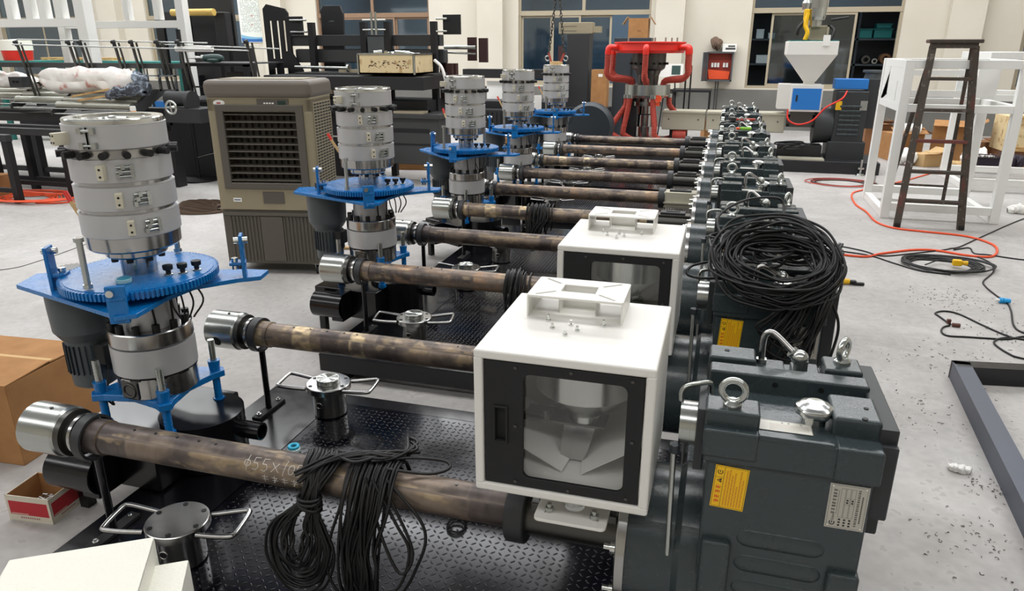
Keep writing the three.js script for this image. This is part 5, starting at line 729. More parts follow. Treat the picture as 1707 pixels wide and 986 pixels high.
  // long low black machines against the wall
  const lm = thing('low_machine', 'long low black machine along the back wall behind the dies', 'machine', [0, 0, 0]); mesh('body', [BB(-4.4, -2.2, 0.0, 0.62, -13.9, -12.9, 0.01), BB(-4.4, -3.1, 0.62, 0.75, -13.9, -13.2, 0.01)], M.blackMachine, lm); mesh('fin', Array.from({ length: 26 }, (_, k) => B(0.02, 0.5, 0.03, -4.35 + k * 0.083, 0.32, -12.89)), M.blackFlat, lm); mesh('white_panel', BB(-4.45, -3.6, 0.75, 1.08, -13.75, -13.7), M.paper, lm); mesh('dark_top', BB(-4.9, -3.2, 1.14, 1.3, -13.9, -13.6), M.blackMachine, lm); mesh('post', [BB(-3.05, -2.97, 0.6, 1.72, -13.72, -13.66), BB(-4.85, -4.8, 0, 1.2, -13.8, -13.75), BB(-3.3, -3.25, 0, 1.2, -13.8, -13.75)], M.brownPlate, lm);
}
// ---------------------------------------------------------------- middle background: hoist, red air ring, beige extruder, wall fittings
{
  const ch = thing('chain_hoist', 'pair of lifting chains coming down from above to the farthest die', 'chain hoist', [-2.085, 0, DZ[4]]);
  seed = 3; const link = (x, y, z, k) => { const g = new THREE.TorusGeometry(0.02, 0.006, 5, 10); g.scale(0.75, 1.35, 1); if (k % 2) g.rotateY(PI / 2); return g.translate(x, y, z); };
  for (const [x0, x1] of [[-0.1, -0.03], [0.1, 0.03]]) { const g = []; const n = 128; for (let k = 0; k < n; k++) { const y = 1.62 + k * 0.038, f = Math.min(1, k / 16); g.push(link(x0 + (x1 - x0) * f, y, 0, k)); } const c = mesh('chain', g, M.steelDark, ch); c.userData.kind = 'stuff'; }
  mesh('hook', [TO(0.028, 0.008, -0.115, 1.575, 0, 'z', 8, 18), TO(0.028, 0.008, 0.115, 1.575, 0, 'z', 8, 18)], M.zinc, ch); mesh('sling', rod([-0.1, 1.64, 0], [-0.06, 1.53, 0.02], 0.012), M.hoseRed, ch); mesh('sling', rod([0.1, 1.64, 0], [0.06, 1.53, 0.02], 0.012), M.hoseRed, ch); mesh('lift_plate', CY(0.075, 0.08, 0.035, 0, 1.52, 0, 'y', 24), M.cardLight, ch);
  mesh('trolley', [BB(-0.2, 0.2, 6.42, HALL.h, -0.2, 0.2)], M.yellow, ch);
  // red air ring machine
  const t = thing('air_ring_machine', 'film blowing head with a wide red air ring and ribbed red hoses', 'machine', [-1.166, 0, -11.5]);
  mesh('air_ring', [LA([[0.25, 1.63], [0.5, 1.62], [0.52, 1.66], [0.51, 1.75], [0.53, 1.755], [0.53, 1.775], [0.4, 1.78], [0.25, 1.76]], 56)], M.red, t, { label: 'glossy red air ring' });
  mesh('upper_die', [LA([[0, 1.37], [0.2, 1.37], [0.24, 1.4], [0.25, 1.44], [0.25, 1.64], [0, 1.64]], 36), LA([[0, 1.15], [0.15, 1.15], [0.16, 1.3], [0.19, 1.37], [0, 1.37]], 32)], M.steelDark, t); const bl = mesh('bolt_ring', Array.from({ length: 16 }, (_, k) => CY(0.016, 0.016, 0.05, 0.265, 1.47, 0, 'x', 8).rotateY(k * PI / 8)), M.rubber, t);
  mesh('air_manifold', [LA([[0, 0.98], [0.3, 0.98], [0.34, 1.02], [0.34, 1.17], [0, 1.17]], 40)], M.zinc, t); mesh('stem', [LA([[0, 0.45], [0.12, 0.45], [0.12, 0.72], [0.1, 0.74], [0.1, 0.99], [0, 0.99]], 28)], M.steel, t); mesh('lower_flange', [LA([[0, 0.4], [0.17, 0.4], [0.17, 0.55], [0, 0.55]], 30), LA([[0, 0.86], [0.22, 0.86], [0.22, 0.92], [0, 0.92]], 30)], M.steel, t);
  mesh('stand', [BB(-0.6, 0.5, 0, 0.36, -0.4, 0.4, 0.01), BB(-0.36, -0.14, 0.36, 0.97, -0.2, 0.1, 0.01)], M.blackMachine, t); mesh('gauge', [LA([[0, 0], [0.05, 0], [0.05, 0.04], [0, 0.04]], 18, 0.2, 0.98, 0.3, 'z'), B(0.12, 0.05, 0.05, 0.16, 0.9, 0.3)], M.orange, t);
  const ribbed = (pts) => { const L = new THREE.CatmullRomCurve3(pts.map(q => V(...q)), false, 'catmullrom', 0.3), n = 46, g = TU(pts, 0.038, 60, 10, false, 0.3); const o = [g]; for (let k = 0; k < n; k++) { const u = (k + 0.5) / n, p = L.getPointAt(u), d = L.getTangentAt(u), r = new THREE.TorusGeometry(0.038, 0.007, 4, 12); r.applyQuaternion(new THREE.Quaternion().setFromUnitVectors(V(0, 0, 1), d)); o.push(r.translate(p.x, p.y, p.z)); } return o; };
  for (let k = 0; k < 6; k++) { const a = k * PI / 3 + 0.5, c = Math.cos(a), s = Math.sin(a), q = (r, y) => [r * c, y, r * s]; mesh('elbow', TU([q(0.5, 1.69), q(0.62, 1.7), q(0.66, 1.68), q(0.67, 1.6)], 0.045, 20, 12), M.red, t); mesh('upper_hose', ribbed([q(0.67, 1.6), q(0.67, 1.45), q(0.68, 1.34), q(0.6, 1.26), q(0.4, 1.24), q(0.29, 1.22), q(0.27, 1.16)]), M.hoseRed, t); }
  for (const [a, r1] of [[2.55, 0.55], [2.3, 0.42], [1.2, 0.5], [-0.3, 0.6], [4.3, 0.5]]) { const c = Math.cos(a), s = Math.sin(a), q = (r, y, d = 0) => [r * Math.cos(a + d), y, r * Math.sin(a + d)]; mesh('hose_clip', CY(0.05, 0.05, 0.05, 0.34 * c, 1.0, 0.34 * s, 'y', 14), M.zinc, t); mesh('lower_hose', ribbed([q(0.34, 0.98), q(0.36, 0.85), q(r1, 0.6), q(r1 + 0.02, 0.46), q(r1 - 0.06, 0.38, -0.25), q(r1 - 0.2, 0.33, -0.5)]), M.hoseRed, t); }
  mesh('pin', [[0.1, 0.3], [0.3, -0.2], [-0.3, 0.2], [0.25, 0.3], [0.4, 0.1]].map(([x, z]) => CY(0.012, 0.012, 0.07, x, 1.8, z, 'y', 8)), M.zinc, t);
  // beige long extruder at the back
  const b = thing('beige_extruder', 'long beige covered extruder running behind the grey gearboxes', 'machine', [0, 0, -11.7]); for (const [x0, x1] of [[-0.92, -0.28], [-0.26, 0.44], [0.46, 0.86]]) { const c = mesh('cover', [BB(x0, x1, 0.5, 0.76, -0.17, 0.17, 0.012), BB(x0, x1, 0.75, 0.785, -0.19, 0.19, 0.006)], M.beige, b); mesh('cover_screw', [CY(0.012, 0.012, 0.006, x0 + 0.1, 0.66, 0.172, 'z', 8), CY(0.012, 0.012, 0.006, x1 - 0.1, 0.66, 0.172, 'z', 8)], M.steelDark, c); }
  mesh('base', [BB(-0.65, 0.74, 0.0, 0.3, -0.3, 0.3, 0.01), BB(-0.8, -0.7, 0.3, 0.5, -0.1, 0.1), BB(0.5, 0.6, 0.3, 0.5, -0.1, 0.1)], M.blackMachine, b); mesh('red_blower', LA([[0, 0], [0.09, 0], [0.1, 0.05], [0.1, 0.2], [0, 0.2]], 20, -0.75, 0.4, 0.1, 'x'), M.hoseRed, b);
  // black post and table, white board, carton behind
  const po = thing('black_post', 'pair of thin black posts standing behind the red air ring machine', 'post', [-0.64, 0, -12.4]); mesh('post', BB(-0.03, -0.005, 0, 1.42, -0.02, 0.02), M.blackFlat, po); mesh('post', BB(0.05, 0.075, 0, 1.42, -0.02, 0.02), M.blackFlat, po); mesh('foot', BB(-0.1, 0.14, 0, 0.02, -0.2, 0.2), M.blackFlat, po);
  const tb = thing('black_table', 'low black tube table below the electrical box', 'table', [-0.5, 0, -14.6]); mesh('top', BB(-0.5, 0.22, 0.9, 0.94, -0.3, 0.3), M.blackFlat, tb); for (const [x, z] of [[-0.48, 0.28], [0.18, 0.28], [-0.48, -0.28], [0.18, -0.28]]) mesh('leg', BB(x, x + 0.03, 0, 0.9, z - 0.03, z), M.blackFlat, tb); mesh('rail', BB(-0.48, 0.2, 0.35, 0.38, 0.25, 0.28), M.blackFlat, tb);
  const sg = thing('white_board', 'white board with a dark photograph leaning behind the red hoses', 'board', [-1.07, 0, -14.4]); mesh('board', put(B(0.5, 0.24, 0.015, 0, 0, 0), 0, 1.28, 0, -0.1), M.paper, sg); mesh('picture', put(B(0.16, 0.16, 0.004, 0, 0, 0), 0.12, 1.29, 0.013, -0.1), S(0x2f4a44, 0.5), sg); mesh('easel', [bar([-0.15, 0, 0.05], [-0.05, 1.2, -0.04], 0.025), bar([0.2, 0, 0.05], [0.1, 1.2, -0.04], 0.025)], M.blackFlat, sg);
  const bc = thing('brown_box', 'open brown carton lying behind the farthest gearboxes', 'carton', [0.1, 0, -13.1], 0.15); mesh('body', [BB(-0.45, 0.35, 0.0, 0.5, -0.25, 0.25)], M.card, bc); mesh('flap', [put(B(0.8, 0.006, 0.3, 0, 0, 0), -0.05, 0.55, 0.32, -0.5), put(B(0.3, 0.006, 0.5, 0, 0, 0), 0.45, 0.57, 0, 0, 0, 0.5)], M.card, bc);
  const eb = thing('electrical_box', 'open wall mounted electrical box with an orange red inside', 'electrical box', [-0.2, 0, HALL.z0 + 0.035]); mesh('case', [BB(-0.27, 0.27, 1.0, 1.6, 0, 0.02), BB(-0.27, -0.24, 1.0, 1.6, 0, 0.2), BB(0.24, 0.27, 1.0, 1.6, 0, 0.2), BB(-0.27, 0.27, 1.57, 1.6, 0, 0.22), BB(-0.27, 0.27, 1.0, 1.03, 0, 0.2)], M.motor, eb); mesh('back_plate', BB(-0.24, 0.24, 1.03, 1.57, 0.02, 0.03), S(0x9c3427, 0.5), eb); mesh('breakers', [-0.15, -0.09, -0.03, 0.09, 0.15].map(x => B(0.045, 0.09, 0.06, x, 1.33, 0.06, 0.004)), M.paper, eb); mesh('orange_sheet', EX([[-0.2, 1.04], [0.2, 1.04], [0.22, 1.2], [-0.24, 1.24]], 0.01).translate(0, 0, 0.05), M.orange, eb); mesh('door', put(B(0.02, 0.58, 0.3, 0, 0, 0), -0.3, 1.3, 0.32, 0, -0.25), M.motor, eb); mesh('cable_pipe', [CY(0.012, 0.012, 1.0, -0.05, 0.5, 0.05), CY(0.012, 0.012, 1.0, 0.0, 0.5, 0.05)], M.charcoal, eb);
  const bag = mesh('brown_bag', lump(0, 0.12, [[-0.4, 1.72, -16.66], [-0.3, 1.76, -16.66], [-0.2, 1.72, -16.66]], 401, 0.1), S(0x6a5648, 0.9)); tag(bag, 'brown bag on top of the electrical box', 'bag'); const wb = thing('white_box', 'small white carton with dark print on the electrical box', 'carton', [-0.03, 1.6, HALL.z0 + 0.12]); mesh('body', B(0.28, 0.16, 0.14, 0, 0.08, 0), M.paper, wb); mesh('print', [B(0.2, 0.04, 0.002, 0.02, 0.06, 0.071), B(0.14, 0.03, 0.002, 0.04, 0.11, 0.071)], M.charcoal, wb);
  const cb = thing('black_cabinet', 'tall black cabinet in front of the middle window with a cream sign case on top', 'cabinet', [-2.78, 0, -14.1]); mesh('body', BB(-0.16, 0.26, 0, 1.93, -0.2, 0.2, 0.006), M.darkGrey, cb); mesh('sign_case', [BB(-0.34, 0.3, 1.93, 2.13, -0.12, 0.12, 0.01), BB(0.3, 0.44, 1.95, 2.06, -0.1, 0.1)], M.cooler, cb); mesh('grille', [BB(-0.32, 0.0, 1.98, 1.985, 0.12, 0.125), BB(-0.32, 0.0, 2.06, 2.065, 0.12, 0.125)], M.charcoal, cb);
  const c2 = thing('tall_cabinet', 'dark cabinet behind the red air ring carrying a carton', 'cabinet', [-1.72, 0, -14.4]); mesh('body', BB(-0.38, 0.3, 0, 1.86, -0.2, 0.2, 0.01), M.motorDark, c2); mesh('handle', BB(-0.05, -0.02, 1.2, 1.5, 0.2, 0.22), M.rubber, c2);
  const c3 = thing('flap_carton', 'brown carton with raised flaps on the dark cabinet by the pier', 'carton', [-1.68, 1.86, -14.4]); mesh('body', BB(-0.18, 0.18, 0, 0.34, -0.15, 0.15), M.card, c3); mesh('flap', put(B(0.006, 0.16, 0.3, 0, 0, 0), -0.25, 0.3, 0, 0, 0, -0.6), M.cardLight, c3); mesh('flap', put(B(0.006, 0.16, 0.3, 0, 0, 0), 0.25, 0.3, 0, 0, 0, 0.6), M.cardDark, c3); mesh('print', B(0.07, 0.025, 0.002, 0.02, 0.12, 0.151), M.cardDark, c3);
  const c4 = thing('leaning_carton', 'tan carton standing between the black cabinet and the red hoses', 'carton', [-2.3, 0, -14.0]); mesh('body', BB(-0.15, 0.14, 0.62, 1.3, -0.15, 0.15), M.card, c4); mesh('stand', BB(-0.2, 0.2, 0, 0.62, -0.2, 0.2), M.blackMachine, c4); mesh('label', B(0.08, 0.05, 0.002, 0.02, 1.2, 0.151), M.paper, c4);
  const wp = mesh('white_sheet', put(B(0.3, 0.3, 0.01, 0, 0, 0), -3.0, 0.82, -11.6, 0, 0.4)); wp.material = M.paper; tag(wp, 'pale square sheet standing behind the farthest die', 'sheet'); const st2 = mesh('sheet_stand', BB(-3.2, -2.4, 0.0, 0.67, -11.9, -11.4, 0.01), M.blackMachine); tag(st2, 'low black chest holding pale sheets behind the farthest die', 'chest');
  const bw = mesh('blower_housing', LA([[0, -0.12], [0.3, -0.12], [0.34, -0.08], [0.34, 0.08], [0.3, 0.12], [0, 0.12]], 36, -1.85, 0.62, -10.5, 'z'), M.motorDark); tag(bw, 'round dark blower housing right of the farthest die', 'blower'); const bs = mesh('blower_stand', BB(-2.05, -1.65, 0, 0.3, -10.65, -10.35), M.blackMachine); tag(bs, 'black block under the round blower housing', 'stand');
}
// ---------------------------------------------------------------- right background: hopper machine
{
  const t = thing('hopper_machine', 'grey geared machine with a white funnel hopper and blue feed box', 'machine', [0, 0, 0]);
  const fr = (x0, x1, z0, z1, y, X0, X1, Z0, Z1, Y) => { const g = new THREE.BufferGeometry(), a = [[x0, y, z0], [x1, y, z0], [x1, y, z1], [x0, y, z1]], b = [[X0, Y, Z0], [X1, Y, Z0], [X1, Y, Z1], [X0, Y, Z1]], p = []; for (let i = 0; i < 4; i++) { const j = (i + 1) % 4; p.push(...a[i], ...b[i], ...b[j], ...a[i], ...b[j], ...a[j]); } p.push(...b[0], ...b[3], ...b[2], ...b[0], ...b[2], ...b[1], ...a[0], ...a[1], ...a[2], ...a[0], ...a[2], ...a[3]); g.setAttribute('position', new THREE.Float32BufferAttribute(p, 3)); g.setAttribute('uv', new THREE.Float32BufferAttribute(new Float32Array(p.length / 3 * 2), 2)); g.computeVertexNormals(); return g; };
  mesh('hopper', [BB(0.76, 1.41, 1.6, 1.78, -11.85, -11.2, 0.006), fr(1.04, 1.2, -11.6, -11.44, 1.24, 0.765, 1.405, -11.845, -11.205, 1.6), BB(1.05, 1.19, 1.15, 1.25, -11.6, -11.45)], M.white, t, { label: 'white funnel hopper' }); mesh('hopper_lid', BB(0.78, 1.4, 1.78, 1.795, -11.83, -11.22), M.tealDark, t);
  const fb = mesh('feed_box', [BB(0.88, 1.3, 0.83, 1.2, -11.7, -11.3, 0.006), BB(0.72, 0.9, 0.85, 1.2, -11.75, -11.45, 0.006)], M.white, t); mesh('blue_door', BB(0.9, 1.28, 0.86, 1.15, -11.3, -11.288), M.blueBright, fb, { label: 'blue door' }); mesh('door_slot', BB(0.95, 0.975, 0.97, 1.06, -11.29, -11.284), M.rubber, fb);
  const vl = mesh('vacuum_loader', [LA([[0, 2.06], [0.13, 2.06], [0.14, 2.1], [0.15, 2.22], [0.15, 2.6], [0, 2.62]], 28, 1.09, 0, -11.55), LA([[0, 1.97], [0.1, 1.97], [0.1, 2.06], [0, 2.06]], 24, 1.09, 0, -11.55)], M.zinc, t); mesh('loader_stand', [BB(1.02, 1.05, 1.79, 1.99, -11.5, -11.47), BB(1.26, 1.29, 1.79, 1.99, -11.5, -11.47), BB(1.02, 1.29, 1.97, 1.99, -11.5, -11.47), BB(1.02, 1.29, 1.79, 1.81, -11.5, -11.47), BB(1.05, 1.26, 1.81, 1.97, -11.53, -11.52)], M.frameAlu, vl); mesh('yellow_tie', [TU([[0.98, 2.15, -11.4], [0.96, 2.0, -11.38], [1.0, 1.9, -11.36], [0.98, 1.8, -11.36]], 0.03, 24, 8), BB(0.93, 1.0, 1.98, 2.2, -11.45, -11.38, 0.01)], M.yellow, vl); mesh('loader_hose', [TU([[1.3, 1.98, -11.5], [1.35, 1.92, -11.45], [1.32, 1.8, -11.4]], 0.022, 16, 8), TU([[0.95, 2.05, -11.4], [0.88, 1.95, -11.38], [0.87, 1.86, -11.38]], 0.025, 16, 8), rod([1.3, 2.06, -11.5], [1.52, 2.09, -11.5], 0.018)], M.rubber, vl); mesh('white_tag', BB(1.2, 1.29, 1.72, 1.86, -11.2, -11.19), M.paper, vl); mesh('filter_knob', LA([[0, 2.2], [0.05, 2.2], [0.06, 2.28], [0.03, 2.34], [0, 2.34]], 16, 0.95, 0, -11.45), M.zinc, vl);
  mesh('barrel', [CY(0.09, 0.09, 0.5, 1.13, 0.68, -11.55, 'x', 24), BB(0.92, 1.22, 0.6, 0.83, -11.65, -11.45)], M.steelDark, t);
  const gb = mesh('gearbox', [CY(0.24, 0.26, 0.25, 1.38, 0.62, -11.6, 'x', 32), BB(1.5, 1.92, 0.3, 1.12, -11.85, -11.38, 0.02), BB(1.46, 1.96, 0.15, 0.42, -11.88, -11.35, 0.01), BB(1.9, 2.05, 0.6, 1.28, -11.8, -11.5, 0.01)], M.gearDark, t); for (let k = 0; k < 7; k++) mesh('rib', B(0.28, 0.03, 0.03, 1.7, 0.52 + k * 0.065, -11.375, 0.008), M.gear, gb); mesh('yellow_plate', BB(1.5, 1.58, 0.86, 0.98, -11.378, -11.372), M.yellow, gb); mesh('metal_plate', BB(1.82, 1.91, 0.86, 0.99, -11.378, -11.372), M.zinc, gb); mesh('motor_top', [CY(0.1, 0.12, 0.1, 1.97, 1.32, -11.65), CY(0.14, 0.14, 0.03, 1.97, 1.38, -11.65)], M.motor, gb);
  mesh('blue_terminal_box', BB(1.46, 1.9, 1.14, 1.28, -11.7, -11.45, 0.01), M.blueBright, t); mesh('red_lead', TU([[0.86, 0.86, -11.28], [0.88, 0.72, -11.24], [1.02, 0.66, -11.22], [1.2, 0.72, -11.2], [1.35, 0.9, -11.2], [1.55, 1.02, -11.25], [1.62, 1.12, -11.35]], 0.012, 60, 8), M.red, t);
  mesh('base', [BB(0.75, 2.15, 0.0, 0.17, -12.0, -11.1, 0.01), BB(0.8, 1.4, 0.17, 0.35, -11.7, -11.4, 0.01)], M.blackMachine, t); mesh('base_plate', BB(0.8, 1.42, 0.17, 0.19, -11.35, -11.12), M.beige, t); mesh('jack_bolt', [CY(0.015, 0.015, 0.2, 1.9, 0.12, -11.05), CY(0.05, 0.06, 0.03, 1.9, 0.015, -11.05), HEX(0.05, 0.025, 1.9, 0.1, -11.05)], M.zinc, t);
  mesh('coiled_lead', [0, 1, 2, 3, 4].map(k => new THREE.TorusGeometry(0.16 + 0.02 * k, 0.012, 6, 28).scale(1, 0.5, 1).rotateX(PI / 2 - 0.5 + k * 0.12).rotateY(k).translate(0.95, 0.34 + k * 0.015, -11.2)), M.rubber, t);
  // shelving in the store behind the right window
  const s = thing('shelf_unit', 'store shelves seen through the right window', 'shelf', [0, 0, -18.3]); mesh('board', [BB(0.35, 4.2, 1.83, 1.87, -0.35, 0.25), BB(0.35, 4.2, 1.3, 1.34, -0.35, 0.25), BB(0.35, 4.2, 0.7, 0.74, -0.35, 0.25), BB(0.35, 4.2, 2.4, 2.44, -0.35, 0.25)], M.motor, s); mesh('upright', [0.38, 1.2, 2.6, 4.15].map(x => [BB(x, x + 0.05, 0, 2.5, 0.2, 0.25), BB(x, x + 0.05, 0, 2.5, -0.35, -0.3)]).flat(), M.motorDark, s); mesh('back_sheet', BB(0.35, 4.2, 0.0, 2.5, -0.37, -0.355), M.darkGrey, s);
  [[2.78, 0.26, 0.2, 'left'], [3.12, 0.36, 0.2, 'middle, widest'], [3.12, 0.3, 0.1, 'upper, stacked'], [3.5, 0.2, 0.13, 'right']].forEach(([x, w, h, l], i) => { const bn = thing('teal_bin', `teal plastic bin on the top shelf behind the right window, ${l}`, 'bin', [x, i === 2 ? 2.07 : 1.87, -18.2], 0, 'teal bins on the store shelf'); mesh('tub', [BB(-w / 2, w / 2, 0, h, -0.15, 0.15, 0.02)], M.teal, bn); mesh('rim', [BB(-w / 2 - 0.01, w / 2 + 0.01, h - 0.03, h, 0.15, 0.165)], M.tealDark, bn); });
  [[2.85, 0.09, 'dark'], [3.03, 0.06, 'small pale'], [3.24, 0.11, 'brown'], [3.5, 0.1, 'grey']].forEach(([x, r, l], i) => tag(mesh('roll_tube', LA([[r * 0.5, 0], [r, 0], [r, 0.3], [r * 0.5, 0.3], [r * 0.5, 0]], 20, x, 1.34 + r, -18.32, 'z'), [M.steelDark, M.zinc, M.cardDark, M.motor][i]), `${l} hollow roll lying end on on the store shelf`, 'roll', 'rolls on the store shelf'));
  [[0.6, 1.87, 0.16, 0.2, 'white box on the upper store shelf at the left of the right window', M.paper], [0.85, 1.87, 0.14, 0.12, 'small pale bottle box beside the white box on the store shelf', M.paper], [0.72, 1.34, 0.3, 0.18, 'white bundle on the lower store shelf', M.paper], [1.05, 0.74, 0.3, 0.3, 'deep blue bin low on the store shelf', M.blue], [1.7, 1.34, 0.4, 0.3, 'teal crate on the lower store shelf behind the glass', M.teal]].forEach(([x, y, w, h, l, m]) => { const k = thing('stored_box', l, 'box', [x, y, -18.15]); mesh('body', B(w, h, 0.2, 0, h / 2, 0, 0.01), m, k); mesh('lid', B(w + 0.01, 0.02, 0.21, 0, h - 0.01, 0, 0.004), m, k); });
}
// ---------------------------------------------------------------- white frames, ladder, junk on the right
{
  const mk = (x0, x1, z0, z1, h, label) => { const t = thing('white_stand', label, 'frame', [0, 0, 0]); const p = 0.085; for (const x of [x0, x1]) for (const z of [z0, z1]) mesh('post', BB(x - p / 2, x + p / 2, 0, h, z - p / 2, z + p / 2, 0.003), M.frameWhite, t); for (const [y, q] of [[0.12, 0.08], [1.13, 0.075], [h - 0.04, 0.08]]) { for (const z of [z0, z1]) mesh('long_rail', BB(x0 + p / 2, x1 - p / 2, y - q / 2, y + q / 2, z - 0.035, z + 0.035, 0.003), M.frameWhite, t); for (const x of [x0, x1]) mesh('cross_rail', BB(x - 0.035, x + 0.035, (y < 0.2 ? 0.04 : y) - q / 2, (y < 0.2 ? 0.04 : y) + q / 2, z0 + p / 2, z1 - p / 2, 0.003), M.frameWhite, t); } return t; };
  const a = mk(1.72, 2.74, -9.36, -8.3, 1.59, 'large white square tube frame behind the step ladder');
  mesh('side_panel', [EX([[-9.32, 1.13], [-8.34, 1.13], [-8.34, 1.58], [-9.32, 1.58]], 0.004, 0, [roundRect(0.05, 0.26, 0.02, 4, -8.98, 1.36), rectP(0.02, 0.14, -9.0, 1.52 - 0.02), rectP(0.03, 0.2, -8.55, 1.28)]).rotateY(-PI / 2).translate(1.69, 0, 0)], M.frameWhite, a); mesh('inner_rail', [BB(1.9, 2.72, 1.42, 1.48, -9.0, -8.95), BB(1.76, 2.72, 1.2, 1.27, -9.0, -8.95), BB(2.5, 2.7, 1.2, 1.5, -8.9, -8.86)], M.frameWhite, a); mesh('inner_plate', BB(2.35, 2.65, 1.27, 1.5, -8.98, -8.96), M.clearFilm, a);
  const b = mk(3.0, 4.2, -11.3, -10.2, 1.65, 'second white square tube frame at the right edge, behind the first'); mesh('control_case', [BB(3.5, 4.1, 1.65, 2.0, -10.8, -10.4, 0.01)], M.frameWhite, b); mesh('case_knob', [BB(3.75, 3.9, 1.75, 1.82, -10.4, -10.39), CY(0.015, 0.015, 0.03, 3.6, 1.78, -10.39, 'z', 10), CY(0.015, 0.015, 0.03, 3.7, 1.9, -10.39, 'z', 10)], M.rubber, b);
  // step ladder
  const l = thing('step_ladder', 'worn dark steel step ladder with reddish lower rungs, in front of the white frame', 'ladder', [0, 0, 0]);
  const fl = [[1.765, 0, -7.86], [1.885, 1.72, -8.24]], frr = [[2.345, 0, -7.9], [2.25, 1.72, -8.24]], pt = (p, f) => p[0].map((v, i) => v + (p[1][i] - v) * f);
  mesh('rail', bar(...fl, 0.065, 0.03), M.ladder, l); mesh('rail', bar(...frr, 0.065, 0.03), M.ladder, l);
  mesh('back_leg', bar([1.8, 0.0, -8.02 - 0.75], [1.9, 1.7, -8.3], 0.035, 0.025), M.ladder, l); mesh('back_leg', bar([2.37, 0.0, -8.02 - 0.72], [2.24, 1.7, -8.3], 0.035, 0.025), M.ladder, l); mesh('back_brace', bar([1.81, 0.3, -8.66], [2.35, 0.3, -8.64], 0.02), M.ladder, l);
  mesh('top_plank', B(0.47, 0.035, 0.15, 2.07, 1.765, -8.26, 0.01), M.ladder, l); mesh('top_bracket', B(0.4, 0.05, 0.1, 2.07, 1.725, -8.26), M.ladder, l);
  [0.15, 0.315, 0.485, 0.655, 0.825].forEach((f, i) => { const p = pt(fl, f), q = pt(frr, f); mesh('rung', B(q[0] - p[0] - 0.02, 0.03, 0.085, (p[0] + q[0]) / 2, p[1], (p[2] + q[2]) / 2 - 0.005, 0.004), i === 2 ? S(0x6c3a34, 0.7) : M.ladder, l); });
  for (const p of [fl, frr]) mesh('rubber_foot', B(0.05, 0.04, 0.07, p[0][0], 0.02, p[0][2], 0.006), M.rubber, l);
  // cartons and rubbish along the wall
  const J = [[2.75, -12.9, 0.5, 0.42, 0.4, 0.2, 'brown carton on the rubbish heap left of the ladder', M.card], [3.45, -12.9, 0.55, 0.55, 0.5, -0.25, 'large open carton with a raised flap behind the ladder', M.card], [4.1, -13.3, 0.4, 0.28, 0.4, 0.3, 'dark red carton low in the rubbish heap', M.cardDark], [3.0, -12.3, 0.34, 0.18, 0.3, 0.5, 'flat torn carton in front of the heap', M.cardLight], [3.7, -12.0, 0.36, 0.2, 0.3, -0.2, 'purple printed box half crushed behind the ladder', M.purple], [5.2, -13.4, 0.6, 0.5, 0.5, 0, 'brown carton at the right edge by the wall', M.card], [2.45, -13.4, 0.4, 0.5, 0.4, 0, 'dark carton beside the grey gear machine', M.cardDark]];
  J.forEach(([x, z, w, h, d, r, lb, m], i) => { const k = thing('carton', lb, 'carton', [x, 0, z], r); mesh('body', B(w, h, d, 0, h / 2, 0, 0.004), m, k); mesh('flap', put(B(w, 0.006, d * 0.55, 0, 0, 0), 0, h + 0.05, d * 0.55, 0.35 - i * 0.1), m, k); mesh('flap', put(B(w * 0.45, 0.006, d, 0, 0, 0), w * 0.6, h + 0.04, 0, 0, 0, i % 2 ? 0.5 : -0.4), m, k); });
  const wc = thing('wooden_crate', 'pale plywood crate between the white frame posts at the right', 'crate', [4.3, 0, -12.6], 0.05); mesh('side', B(0.66, 0.5, 0.5, 0, 0.5, 0, 0.004), M.crate, wc); mesh('lower_box', B(0.6, 0.25, 0.45, 0, 0.125, 0.02, 0.004), M.cardDark, wc); mesh('batten', [B(0.66, 0.06, 0.02, 0, 0.73, 0.26), B(0.66, 0.06, 0.02, 0, 0.28, 0.26)], M.wood, wc); mesh('label', B(0.14, 0.11, 0.002, 0.05, 0.12, 0.247), M.paper, wc);
  [[[3.4, 0.12, -12.1], [3.6, 0.16, -12.05], [3.8, 0.1, -12.0], 0.14, 'crumpled white film sack in the rubbish behind the ladder'], [[2.55, 0.1, -12.3], [2.7, 0.13, -12.25], [2.85, 0.09, -12.2], 0.1, 'crumpled pale paper between the cartons'], [[4.0, 0.1, -12.2], [4.15, 0.12, -12.2], [4.25, 0.1, -12.15], 0.1, 'dark rumpled sack beside the plywood crate'], [[3.1, 0.05, -11.9], [3.3, 0.08, -11.85], [3.55, 0.05, -11.8], 0.07, 'torn tan wrapping on the floor behind the ladder']].forEach(([p, q, r, R, lb], i) => tag(mesh('sack', lump(0, R, [p, q, r], 500 + i * 9, R), [M.filmWrap, M.paper, M.purple, M.cardLight][i]), lb, 'sack'));
  tag(mesh('white_roll', LA([[0.03, 0], [0.08, 0], [0.08, 0.24], [0.03, 0.24]], 20, 2.7, 0.5, -12.7, 'x'), M.paper), 'white paper roll lying on the carton heap', 'roll');
  const fr2 = thing('metal_offcut', 'small dark metal bracket on the floor left of the ladder', 'bracket', [1.95, 0, -10.3]); mesh('plate', [BB(-0.05, 0.05, 0, 0.02, -0.1, 0.1), BB(-0.05, -0.03, 0, 0.14, -0.1, 0.1)], M.steelDark, fr2); mesh('bolt', CY(0.02, 0.02, 0.1, 0, 0.07, 0), M.steel, fr2);
}
